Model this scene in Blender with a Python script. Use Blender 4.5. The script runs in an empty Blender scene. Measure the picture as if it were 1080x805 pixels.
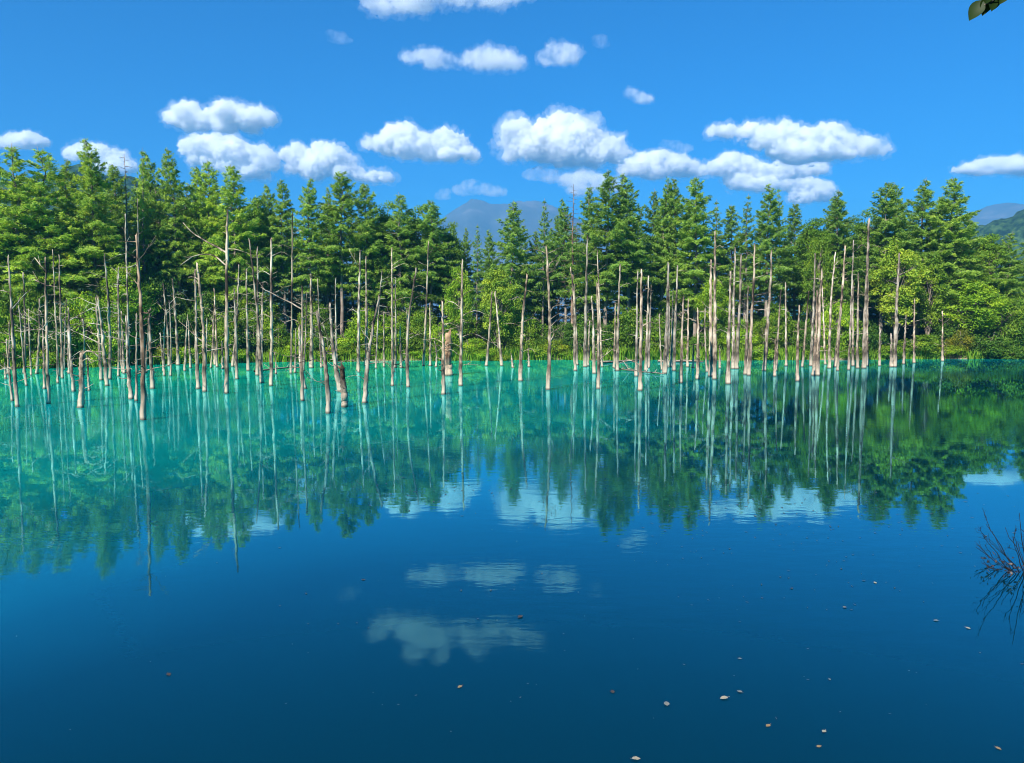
import bpy, math, random
import numpy as np
from mathutils import Vector, Matrix, noise as mnoise

R = math.radians
scene = bpy.context.scene
COL = scene.collection

# ------------------------------------------------------------------ camera
CAM_H = 3.5
F_PX, W_PX, H_PX, Y_HOR = 800.0, 1080.0, 805.0, 340.0
PITCH = math.atan((H_PX / 2 - Y_HOR) / F_PX)
cd = bpy.data.cameras.new('camera')
cam = bpy.data.objects.new('camera', cd)
COL.objects.link(cam)
cam.location = (0, 0, CAM_H)
cam.rotation_euler = (math.pi / 2 - PITCH, 0, 0)
cd.sensor_width = 36.0
cd.lens = F_PX / W_PX * 36.0
cd.clip_start = 0.1
cd.clip_end = 30000
scene.camera = cam

# ------------------------------------------------------------------ sky, sun, exposure
SUN_EL, SUN_AZ = R(38), R(212)          # azimuth clockwise from +Y (the view direction): behind the camera, to its left
world = bpy.data.worlds.new('World')
scene.world = world
world.use_nodes = True
nt = world.node_tree
nt.nodes.clear()
sky = nt.nodes.new('ShaderNodeTexSky')
sky.sky_type = 'NISHITA'
sky.sun_disc = False
sky.sun_elevation = SUN_EL
sky.sun_rotation = SUN_AZ
sky.altitude = 500
sky.air_density = 1.0
sky.dust_density = 1.0
sky.ozone_density = 3.0
hs = nt.nodes.new('ShaderNodeHueSaturation')
hs.inputs['Saturation'].default_value = 1.7
hs.inputs['Value'].default_value = 0.55
hs.inputs['Hue'].default_value = 0.497
bg = nt.nodes.new('ShaderNodeBackground')
bg.inputs['Strength'].default_value = 0.15
out = nt.nodes.new('ShaderNodeOutputWorld')
nt.links.new(sky.outputs[0], hs.inputs['Color'])
tn = nt.nodes.new('ShaderNodeMix'); tn.data_type = 'RGBA'; tn.blend_type = 'MULTIPLY'; tn.inputs[0].default_value = 1
tn.inputs[7].default_value = (.12, .78, .97, 1)
nt.links.new(hs.outputs[0], tn.inputs[6])
nt.links.new(tn.outputs[2], bg.inputs[0])
nt.links.new(bg.outputs[0], out.inputs[0])

sd = bpy.data.lights.new('sun', 'SUN')
sd.energy = 5.0
sd.angle = R(0.5)
sd.color = (1.0, 0.94, 0.84)
sun = bpy.data.objects.new('sun', sd)
COL.objects.link(sun)
S = Vector((math.sin(SUN_AZ) * math.cos(SUN_EL), math.cos(SUN_AZ) * math.cos(SUN_EL), math.sin(SUN_EL)))
sun.rotation_euler = S.to_track_quat('Z', 'Y').to_euler()
sun.location = (-40, -40, 60)

scene.view_settings.view_transform = 'Standard'
scene.view_settings.look = 'None'
scene.view_settings.gamma = 1.0
scene.view_settings.use_curve_mapping = False
scene.view_settings.exposure = 0.97
scene.render.engine = 'CYCLES'
scene.cycles.use_denoising = True
scene.cycles.filter_width = 1.0
scene.cycles.max_bounces = 16
scene.cycles.diffuse_bounces = 6
scene.cycles.glossy_bounces = 3
scene.cycles.transmission_bounces = 4
scene.cycles.volume_bounces = 14
scene.cycles.volume_step_rate = 0.35
scene.cycles.volume_max_steps = 96
scene.cycles.transparent_max_bounces = 16
scene.cycles.caustics_reflective = False
scene.cycles.caustics_refractive = False

# ------------------------------------------------------------------ pixel -> world
CP, SP = math.cos(PITCH), math.sin(PITCH)
def ray(px, py):
    u = H_PX / 2 - py
    return Vector((px - W_PX / 2, F_PX * CP + u * SP, -F_PX * SP + u * CP))
def at_y(px, py, Y):
    d = ray(px, py)
    return Vector((0, 0, CAM_H)) + d * (Y / d.y)
def on_z(px, py, z=0.0):
    d = ray(px, py)
    return Vector((0, 0, CAM_H)) + d * ((z - CAM_H) / d.z)

# ------------------------------------------------------------------ object helpers
def tag(o, label=None, cat=None, group=None, kind=None):
    if label: o['label'] = label
    if cat: o['category'] = cat
    if group: o['group'] = group
    if kind: o['kind'] = kind
    return o
def link(name, me, mat=None, parent=None):
    o = bpy.data.objects.new(name, me)
    COL.objects.link(o)
    if mat and me is not None and not me.materials: me.materials.append(mat)
    if parent is not None: o.parent = parent
    return o
def empty(name, loc=(0, 0, 0), rz=0.0, scale=(1, 1, 1)):
    o = bpy.data.objects.new(name, None)
    o.empty_display_size = 0.3
    COL.objects.link(o)
    o.location = loc
    o.rotation_euler = (0, 0, rz)
    o.scale = scale
    return o
def mesh_np(name, V, quads, mat=None, attr=None, smooth=False):
    """V (n,3), quads (m,k) arrays -> mesh"""
    V = np.asarray(V, dtype=np.float32); quads = np.asarray(quads, dtype=np.int32)
    me = bpy.data.meshes.new(name)
    k = quads.shape[1]
    me.vertices.add(len(V)); me.vertices.foreach_set('co', V.ravel())
    me.loops.add(quads.size); me.loops.foreach_set('vertex_index', quads.ravel())
    me.polygons.add(len(quads))
    me.polygons.foreach_set('loop_start', np.arange(0, quads.size, k, dtype=np.int32))
    me.polygons.foreach_set('loop_total', np.full(len(quads), k, dtype=np.int32))
    if smooth: me.polygons.foreach_set('use_smooth', np.ones(len(quads), dtype=bool))
    if attr is not None:
        a = me.attributes.new('tint', 'FLOAT', 'POINT')
        a.data.foreach_set('value', np.asarray(attr, dtype=np.float32))
    me.update(calc_edges=True)
    if mat: me.materials.append(mat)
    return me

class MB:
    """collects tubes into one quad mesh"""
    def __init__(s): s.v = []; s.f = []
    def tube(s, pts, rad, n=6, cap=True, jag=0.0, rng=None, flute=0.0):
        pts = [Vector(p) for p in pts]
        base = len(s.v)
        prev = Vector((1, 0, 0))
        m = len(pts)
        ph = rng.random() * 6.28 if rng else 0
        for i, p in enumerate(pts):
            t = (pts[min(i + 1, m - 1)] - pts[max(i - 1, 0)])
            t = t.normalized() if t.length > 1e-9 else Vector((0, 0, 1))
            a = prev - t * prev.dot(t)
            if a.length < 1e-4: a = Vector((0, 1, 0)) - t * t.y
            a.normalize(); b = t.cross(a); prev = a
            for j in range(n):
                an = 2 * math.pi * j / n
                r = rad[i] * (1 + flute * math.sin(3 * an + ph + i * .35))
                q = p + (a * math.cos(an) + b * math.sin(an)) * r
                if jag and i == m - 1 and rng: q += t * rng.uniform(-jag, jag)
                s.v.append(q)
        for i in range(m - 1):
            for j in range(n):
                k = (j + 1) % n
                s.f.append((base + i * n + j, base + i * n + k, base + (i + 1) * n + k, base + (i + 1) * n + j))
        if cap:
            c = len(s.v); s.v.append(pts[-1] + (pts[-1] - pts[-2]).normalized() * rad[-1] * .4)
            for j in range(n):
                k = (j + 1) % n
                s.f.append((base + (m - 1) * n + j, base + (m - 1) * n + k, c))
    def mesh(s, name, mat=None, smooth=True):
        me = bpy.data.meshes.new(name)
        me.from_pydata([tuple(v) for v in s.v], [], s.f)
        if smooth: me.polygons.foreach_set('use_smooth', np.ones(len(s.f), dtype=bool))
        me.update()
        if mat: me.materials.append(mat)
        return me

# ------------------------------------------------------------------ materials
def newmat(name):
    m = bpy.data.materials.new(name); m.use_nodes = True
    m.node_tree.nodes.clear()
    N = m.node_tree.nodes; L = m.node_tree.links
    o = N.new('ShaderNodeOutputMaterial')
    return m, N, L, o
def ramp(N, stops, interp='LINEAR'):
    r = N.new('ShaderNodeValToRGB'); r.color_ramp.interpolation = interp
    e = r.color_ramp.elements
    while len(e) < len(stops): e.new(0.5)
    for x, (p, c) in zip(e, stops):
        x.position = p; x.color = (*c, 1)
    return r

def foliage_mat(name, c0, c1, c2, transl=0.35):
    """leaf colour varies leaf by leaf (tint attribute) and plant by plant (object colour)"""
    m, N, L, o = newmat(name)
    at = N.new('ShaderNodeAttribute'); at.attribute_name = 'tint'
    rp = ramp(N, [(0.0, c0), (0.5, c1), (1.0, c2)])
    L.new(at.outputs['Fac'], rp.inputs[0])
    oi = N.new('ShaderNodeObjectInfo')
    mul = N.new('ShaderNodeMix'); mul.data_type = 'RGBA'; mul.blend_type = 'MULTIPLY'; mul.inputs[0].default_value = 1
    L.new(rp.outputs[0], mul.inputs[6]); L.new(oi.outputs['Color'], mul.inputs[7])
    d = N.new('ShaderNodeBsdfPrincipled'); d.inputs['Roughness'].default_value = 0.55
    d.inputs['Specular IOR Level'].default_value = 0.25
    t = N.new('ShaderNodeBsdfTranslucent')
    wm = N.new('ShaderNodeMix'); wm.data_type = 'RGBA'; wm.blend_type = 'MULTIPLY'; wm.inputs[0].default_value = 1
    wm.inputs[7].default_value = (1.35, 1.15, 0.5, 1)
    L.new(mul.outputs[2], wm.inputs[6]); L.new(wm.outputs[2], t.inputs[0])
    L.new(mul.outputs[2], d.inputs['Base Color'])
    mx = N.new('ShaderNodeMixShader'); mx.inputs[0].default_value = transl
    L.new(d.outputs[0], mx.inputs[1]); L.new(t.outputs[0], mx.inputs[2]); L.new(mx.outputs[0], o.inputs[0])
    return m

def bark_mat(name, stops, zs=0.35, xs=9.0, bump=0.6, rough=0.85, foot=False):
    m, N, L, o = newmat(name)
    tc = N.new('ShaderNodeTexCoord'); mp = N.new('ShaderNodeMapping')
    mp.inputs['Scale'].default_value = (xs, xs, zs)
    L.new(tc.outputs['Object'], mp.inputs[0])
    n1 = N.new('ShaderNodeTexNoise'); n1.inputs['Scale'].default_value = 1.6; n1.inputs['Detail'].default_value = 7; n1.inputs['Roughness'].default_value = .62
    L.new(mp.outputs[0], n1.inputs[0])
    n2 = N.new('ShaderNodeTexNoise'); n2.inputs['Scale'].default_value = 1.3; n2.inputs['Detail'].default_value = 4
    L.new(tc.outputs['Object'], n2.inputs[0])
    ad = N.new('ShaderNodeMath'); ad.operation = 'MULTIPLY_ADD'; ad.inputs[1].default_value = 0.5
    sb = N.new('ShaderNodeMath'); sb.operation = 'MULTIPLY'; sb.inputs[1].default_value = 0.5
    L.new(n2.outputs[0], sb.inputs[0]); L.new(n1.outputs[0], ad.inputs[0]); L.new(sb.outputs[0], ad.inputs[2])
    rp = ramp(N, stops); L.new(ad.outputs[0], rp.inputs[0])
    oi = N.new('ShaderNodeObjectInfo')
    mul = N.new('ShaderNodeMix'); mul.data_type = 'RGBA'; mul.blend_type = 'MULTIPLY'; mul.inputs[0].default_value = 1
    L.new(rp.outputs[0], mul.inputs[6]); L.new(oi.outputs['Color'], mul.inputs[7])
    d = N.new('ShaderNodeBsdfPrincipled'); d.inputs['Roughness'].default_value = rough; d.inputs['Specular IOR Level'].default_value = .2
    L.new(mul.outputs[2], d.inputs['Base Color'])
    if foot:      # dried silt on the foot, a dark wet ring at the water line
        sx = N.new('ShaderNodeSeparateXYZ'); L.new(tc.outputs['Object'], sx.inputs[0])
        ws = N.new('ShaderNodeMath'); ws.operation = 'MULTIPLY_ADD'; ws.inputs[1].default_value = -1.1; L.new(n1.outputs[0], ws.inputs[0]); L.new(sx.outputs[2], ws.inputs[2])
        f1 = N.new('ShaderNodeMapRange'); f1.inputs[1].default_value = -.35; f1.inputs[2].default_value = .75; f1.inputs[3].default_value = .48; f1.inputs[4].default_value = 0
        L.new(ws.outputs[0], f1.inputs[0])
        m1 = N.new('ShaderNodeMix'); m1.data_type = 'RGBA'; m1.inputs[7].default_value = (.58, .49, .38, 1)
        L.new(f1.outputs[0], m1.inputs[0]); L.new(mul.outputs[2], m1.inputs[6])
        f2 = N.new('ShaderNodeMapRange'); f2.inputs[1].default_value = .03; f2.inputs[2].default_value = .12; f2.inputs[3].default_value = .85; f2.inputs[4].default_value = 0
        L.new(sx.outputs[2], f2.inputs[0])
        m3 = N.new('ShaderNodeMix'); m3.data_type = 'RGBA'; m3.inputs[7].default_value = (.05, .04, .03, 1)
        L.new(f2.outputs[0], m3.inputs[0]); L.new(m1.outputs[2], m3.inputs[6]); L.new(m3.outputs[2], d.inputs['Base Color'])
    b = N.new('ShaderNodeBump'); b.inputs['Strength'].default_value = bump; b.inputs['Distance'].default_value = .03
    L.new(n1.outputs[0], b.inputs['Height']); L.new(b.outputs[0], d.inputs['Normal'])
    L.new(d.outputs[0], o.inputs[0])
    return m

M_NEEDLE = foliage_mat('larch_needles', (.055, .140, .024), (.165, .295, .052), (.34, .47, .105), .48)
M_LEAF = foliage_mat('broad_leaves', (.035, .100, .010), (.095, .200, .018), (.20, .310, .028), .42)
M_GRASS = foliage_mat('grass_blades', (.09, .22, .015), (.20, .38, .03), (.36, .50, .05), .45)
M_DEAD = bark_mat('dead_wood', [(0.40, (.030, .021, .016)), (.46, (.12, .090, .066)), (.51, (.31, .245, .18)), (.60, (.54, .455, .36))], zs=.5, xs=2.6, bump=.9, foot=True)
M_BARK = bark_mat('living_bark', [(0.3, (.06, .045, .036)), (.5, (.20, .16, .13)), (.7, (.40, .34, .28))])
M_TWIG = bark_mat('dark_twig', [(0.3, (.005, .005, .005)), (.7, (.014, .012, .011))])

# ground: forest litter, moss and pale silt at the water's edge
def ground_mat():
    m, N, L, o = newmat('forest_ground')
    tc = N.new('ShaderNodeTexCoord')
    n = N.new('ShaderNodeTexNoise'); n.inputs['Scale'].default_value = .6; n.inputs['Detail'].default_value = 8
    L.new(tc.outputs['Object'], n.inputs[0])
    rp = ramp(N, [(.3, (.025, .022, .012)), (.5, (.035, .045, .014)), (.7, (.07, .085, .022))]); L.new(n.outputs[0], rp.inputs[0])
    sx = N.new('ShaderNodeSeparateXYZ'); L.new(tc.outputs['Object'], sx.inputs[0])
    mr = N.new('ShaderNodeMapRange'); mr.inputs[1].default_value = .12; mr.inputs[2].default_value = .42; mr.inputs[3].default_value = 1; mr.inputs[4].default_value = 0
    L.new(sx.outputs[2], mr.inputs[0])
    mx = N.new('ShaderNodeMix'); mx.data_type = 'RGBA'; mx.inputs[7].default_value = (.20, .17, .10, 1)
    L.new(mr.outputs[0], mx.inputs[0]); L.new(rp.outputs[0], mx.inputs[6])
    d = N.new('ShaderNodeBsdfPrincipled'); d.inputs['Roughness'].default_value = .95
    L.new(mx.outputs[2], d.inputs['Base Color'])
    b = N.new('ShaderNodeBump'); b.inputs['Distance'].default_value = .1; L.new(n.outputs[0], b.inputs['Height']); L.new(b.outputs[0], d.inputs['Normal'])
    L.new(d.outputs[0], o.inputs[0])
    return m

def water_mat():
    m, N, L, o = newmat('milky_blue_water')
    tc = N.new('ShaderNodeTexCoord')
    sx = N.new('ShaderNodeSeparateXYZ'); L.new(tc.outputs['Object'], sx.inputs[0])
    # pale silt shelf far off; bank-tree shade and depth painted darker towards the camera
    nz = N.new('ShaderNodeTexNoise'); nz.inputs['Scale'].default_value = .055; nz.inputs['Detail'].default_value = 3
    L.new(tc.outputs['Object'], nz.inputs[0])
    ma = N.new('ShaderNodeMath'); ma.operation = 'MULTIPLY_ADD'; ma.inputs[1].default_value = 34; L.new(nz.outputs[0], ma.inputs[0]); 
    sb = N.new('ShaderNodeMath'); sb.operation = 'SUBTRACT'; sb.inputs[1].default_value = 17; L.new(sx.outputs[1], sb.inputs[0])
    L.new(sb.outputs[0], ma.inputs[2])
    # the body colour turns darker towards the right-hand bay
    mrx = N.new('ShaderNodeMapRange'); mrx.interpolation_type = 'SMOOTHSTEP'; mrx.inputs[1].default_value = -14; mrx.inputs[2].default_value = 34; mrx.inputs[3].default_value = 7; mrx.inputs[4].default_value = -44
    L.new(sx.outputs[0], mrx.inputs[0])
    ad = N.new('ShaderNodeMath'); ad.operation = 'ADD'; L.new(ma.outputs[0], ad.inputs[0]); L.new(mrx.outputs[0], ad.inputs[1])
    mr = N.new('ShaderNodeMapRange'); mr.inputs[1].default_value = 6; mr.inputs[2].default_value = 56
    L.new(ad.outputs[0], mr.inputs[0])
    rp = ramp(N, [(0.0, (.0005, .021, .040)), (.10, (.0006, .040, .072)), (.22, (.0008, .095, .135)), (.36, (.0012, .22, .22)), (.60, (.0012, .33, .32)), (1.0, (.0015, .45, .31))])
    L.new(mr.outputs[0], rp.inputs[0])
    # light spreads sideways in the milky water, so thin shadows wash out
    d = N.new('ShaderNodeSubsurfaceScattering'); d.falloff = 'BURLEY'; L.new(rp.outputs[0], d.inputs['Color'])
    d.inputs['Scale'].default_value = 1.0; d.inputs['Radius'].default_value = (.9, .9, .9)
    g = N.new('ShaderNodeBsdfGlossy'); g.inputs['Roughness'].default_value = .018
    g.inputs['Color'].default_value = (.36, .96, 1.0, 1)
    # faint ripples, stronger in drifting cat's-paws
    mp = N.new('ShaderNodeMapping'); mp.inputs['Scale'].default_value = (1.0, 2.2, 1)
    L.new(tc.outputs['Object'], mp.inputs[0])
    r1 = N.new('ShaderNodeTexNoise'); r1.inputs['Scale'].default_value = 1.7; r1.inputs['Detail'].default_value = 3
    L.new(mp.outputs[0], r1.inputs[0])
    r2 = N.new('ShaderNodeTexNoise'); r2.inputs['Scale'].default_value = .09; r2.inputs['Detail'].default_value = 2
    L.new(tc.outputs['Object'], r2.inputs[0])
    m2 = N.new('ShaderNodeMapRange'); m2.inputs[1].default_value = .42; m2.inputs[2].default_value = .66; m2.inputs[3].default_value = .12; m2.inputs[4].default_value = 1
    L.new(r2.outputs[0], m2.inputs[0])
    mm = N.new('ShaderNodeMath'); mm.operation = 'MULTIPLY'; L.new(r1.outputs[0], mm.inputs[0]); L.new(m2.outputs[0], mm.inputs[1])
    b = N.new('ShaderNodeBump'); b.inputs['Strength'].default_value = 1.0; b.inputs['Distance'].default_value = .0032
    L.new(mm.outputs[0], b.inputs['Height'])
    L.new(b.outputs[0], g.inputs['Normal'])
    fr = N.new('ShaderNodeFresnel'); fr.inputs['IOR'].default_value = 1.33
    L.new(b.outputs[0], fr.inputs['Normal'])
    # tiny capillary waves flatten the Fresnel curve of the mirror-like surface
    fm = ramp(N, [(0.0, (0, 0, 0)), (.06, (.065,) * 3), (.13, (.24,) * 3), (.26, (.48,) * 3), (.5, (.68,) * 3), (1.0, (.80,) * 3)])
    L.new(fr.outputs[0], fm.inputs[0])
    mx = N.new('ShaderNodeMixShader'); L.new(fm.outputs[0], mx.inputs[0]); L.new(d.outputs[0], mx.inputs[1]); L.new(g.outputs[0], mx.inputs[2])
    L.new(mx.outputs[0], o.inputs[0])
    return m

def hill_mat(name, stops, scale):
    m, N, L, o = newmat(name)
    tc = N.new('ShaderNodeTexCoord')
    n = N.new('ShaderNodeTexNoise'); n.inputs['Scale'].default_value = scale; n.inputs['Detail'].default_value = 8; n.inputs['Roughness'].default_value = .65
    L.new(tc.outputs['Object'], n.inputs[0])
    rp = ramp(N, stops); L.new(n.outputs[0], rp.inputs[0])
    d = N.new('ShaderNodeBsdfPrincipled'); d.inputs['Roughness'].default_value = .9; d.inputs['Specular IOR Level'].default_value = .1
    L.new(rp.outputs[0], d.inputs['Base Color']); L.new(d.outputs[0], o.inputs[0])
    return m

def volume_mat(name, density, color, aniso, puffs=None):
    m, N, L, o = newmat(name)
    v = N.new('ShaderNodeVolumePrincipled')
    v.inputs['Color'].default_value = (*color, 1); v.inputs['Density'].default_value = density
    v.inputs['Anisotropy'].default_value = aniso
    if puffs:                      # uneven vapour: thin gaps between denser puffs
        tc = N.new('ShaderNodeTexCoord')
        n = N.new('ShaderNodeTexNoise'); n.inputs['Scale'].default_value = 1 / puffs; n.inputs['Detail'].default_value = 7; n.inputs['Roughness'].default_value = .68
        L.new(tc.outputs['Object'], n.inputs[0])
        mr = N.new('ShaderNodeMapRange'); mr.inputs[1].default_value = .40; mr.inputs[2].default_value = .66; mr.inputs[3].default_value = 0; mr.inputs[4].default_value = density
        L.new(n.outputs[0], mr.inputs[0]); L.new(mr.outputs[0], v.inputs['Density'])
    L.new(v.outputs[0], o.inputs['Volume'])
    return m

# ------------------------------------------------------------------ terrain and water
SHORE_PX = [(-500, 396), (-200, 392), (0, 389), (100, 386.5), (200, 383.5), (300, 382), (420, 381), (540, 380), (700, 380), (850, 380), (950, 379.2), (1080, 377.8), (1300, 376), (1600, 374)]
_sp = sorted([(on_z(x, y).x, on_z(x, y).y) for x, y in SHORE_PX])
SX = np.array([p[0] for p in _sp]); SY = np.array([p[1] for p in _sp])
def shore_y(x): return np.interp(x, SX, SY) + 0.5 * np.sin(np.asarray(x) * .55) + .35 * np.sin(np.asarray(x) * 1.37 + 1)
def near_y(x): return 3.6 + 9.5 / (1 + np.exp(-(np.asarray(x, dtype=float) - 9.6) / .5)) + 5 / (1 + np.exp(-(-np.asarray(x, dtype=float) - 14) / 1.5))
def ground_z(x, y):
    x = np.asarray(x, dtype=float); y = np.asarray(y, dtype=float)
    far = y - shore_y(x); near = near_y(x) - y; side = np.maximum(-62 - x, x - 82)
    s = np.maximum(np.maximum(far, near), side)          # >0 on land
    z = np.interp(s, [-8, -3, -.3, .6, 2, 8, 30], [-2.5, -1.4, -.12, .16, .42, .85, 1.35])
    zn = np.interp(near, [-8, -3, -.3, .3, 2.5, 6], [-2.5, -1.4, -.15, .3, 1.5, 1.8])
    z = np.where((near >= far) & (near >= side), zn, z)
    return z + np.where(s > 0, .10 * np.sin(x * .9 + y * .4) * np.sin(y * .7 - x * .2), 0)
def gz(x, y): return float(ground_z(x, y))

def build_ground():
    xs = np.concatenate([[-5000, -2500, -1200, -600, -300, -180, -120, -90], np.arange(-74, 94, 1.0), [105, 130, 180, 300, 600, 1200, 2500, 5000]])
    ys = np.concatenate([[-800, -300, -100, -50, -25, -12], np.arange(-6, 22, .6), np.arange(22, 46, 2), np.arange(46, 92, .8), [96, 104, 115, 130, 160, 220, 350, 600, 1200, 2500, 5500]])
    X, Y = np.meshgrid(xs, ys)
    Z = ground_z(X, Y)
    V = np.stack([X.ravel(), Y.ravel(), Z.ravel()], 1)
    nx, ny = len(xs), len(ys)
    i = np.arange(nx - 1)[None, :] + nx * np.arange(ny - 1)[:, None]
    Q = np.stack([i, i + 1, i + nx + 1, i + nx], -1).reshape(-1, 4)
    o = link('ground', mesh_np('ground', V, Q, ground_mat(), smooth=True))
    tag(o, 'dark forest floor with a pale silt bank at the pond edge', 'ground', kind='structure')
build_ground()
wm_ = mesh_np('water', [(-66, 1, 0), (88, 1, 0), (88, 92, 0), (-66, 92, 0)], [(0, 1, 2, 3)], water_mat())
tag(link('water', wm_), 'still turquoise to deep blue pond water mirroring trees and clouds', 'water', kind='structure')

def fbm(x, y, z, o=5):
    return mnoise.fractal(Vector((x, y, z)), 1.0, 2.0, o)
def ridge(name, prof, D, depth, mat, label, amp, freq, seed, base=-5, nx=160, ny=24):
    """hill or mountain whose skyline follows (px, py) points at distance D"""
    P = [at_y(a, b, D) for a, b in prof]
    px = [p.x for p in P]; pz = [p.z for p in P]
    xs = np.linspace(px[0], px[-1], nx); V = []
    for j in range(ny):
        t = j / (ny - 1)                    # 0 front foot, .7 crest, 1 back
        k = math.sin(min(t / .7, 1) * math.pi / 2) ** 1.3 if t < .7 else math.cos((t - .7) / .3 * math.pi / 2)
        for x in xs:
            z = np.interp(x, px, pz)
            e = min(1, (x - px[0]) / (px[-1] - px[0]) * 8, (px[-1] - x) / (px[-1] - px[0]) * 8)
            y = D + (t - .7) * depth
            n = fbm(x * freq + seed, y * freq, seed * .3)
            V.append((x, y, base + (z - base) * k + n * amp * k * (.3 if abs(t - .7) < .03 else 1)))
    i = np.arange(nx - 1)[None, :] + nx * np.arange(ny - 1)[:, None]
    Q = np.stack([i, i + 1, i + nx + 1, i + nx], -1).reshape(-1, 4)
    o = link(name, mesh_np(name, V, Q, mat, smooth=True))
    tag(o, label, 'mountain' if 'mountain' in name else 'hill', kind='structure')
M_MTN = hill_mat('mountain_slopes', [(.3, (.035, .055, .055)), (.55, (.07, .085, .085)), (.75, (.15, .15, .15))], .006)
M_WOOD = hill_mat('wooded_slope', [(.38, (.006, .018, .008)), (.5, (.022, .055, .016)), (.64, (.06, .11, .03))], .16)
ridge('mountain', [(380, 266), (430, 250), (470, 231), (498, 217), (520, 221), (548, 216), (580, 223), (610, 234), (680, 250), (760, 266)], 4000, 1600, M_MTN,
      'hazy blue mountain range seen through the gap between the trees', 50, .004, 3)
ridge('mountain', [(900, 262), (960, 246), (1010, 229), (1040, 217), (1062, 213), (1085, 215), (1130, 207), (1200, 216), (1300, 240), (1400, 262)], 3700, 1300, M_MTN,
      'pale blue mountain rising over the trees at the right edge', 40, .004, 9)
ridge('hill', [(900, 300), (980, 276), (1030, 250), (1060, 232), (1085, 221), (1130, 212), (1200, 218), (1320, 250), (1450, 300)], 800, 420, M_WOOD,
      'dark green wooded hill behind the trees at the right edge', 16, .03, 21, nx=300, ny=70)
ridge('hill', [(-500, 290), (-300, 240), (-120, 212), (20, 202), (90, 192), (130, 186), (170, 200), (300, 250), (380, 300)], 800, 420, M_WOOD,
      'dark green wooded hill glimpsed behind the larches on the left', 16, .03, 31, nx=300, ny=70)

# air: far things fade to blue
HB = [(-3600, -60, -4), (3600, 5300, 690)]
hv = [(x, y, z) for z in (HB[0][2], HB[1][2]) for y in (HB[0][1], HB[1][1]) for x in (HB[0][0], HB[1][0])]
hz = link('haze', mesh_np('haze', hv, [(0, 2, 3, 1), (4, 5, 7, 6), (0, 1, 5, 4), (2, 6, 7, 3), (0, 4, 6, 2), (1, 3, 7, 5)], volume_mat('haze', 2.4e-4, (.13, .46, .86), 0.0)))
tag(hz, 'thin blue haze in front of the far mountains', 'haze', kind='stuff')

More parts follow.
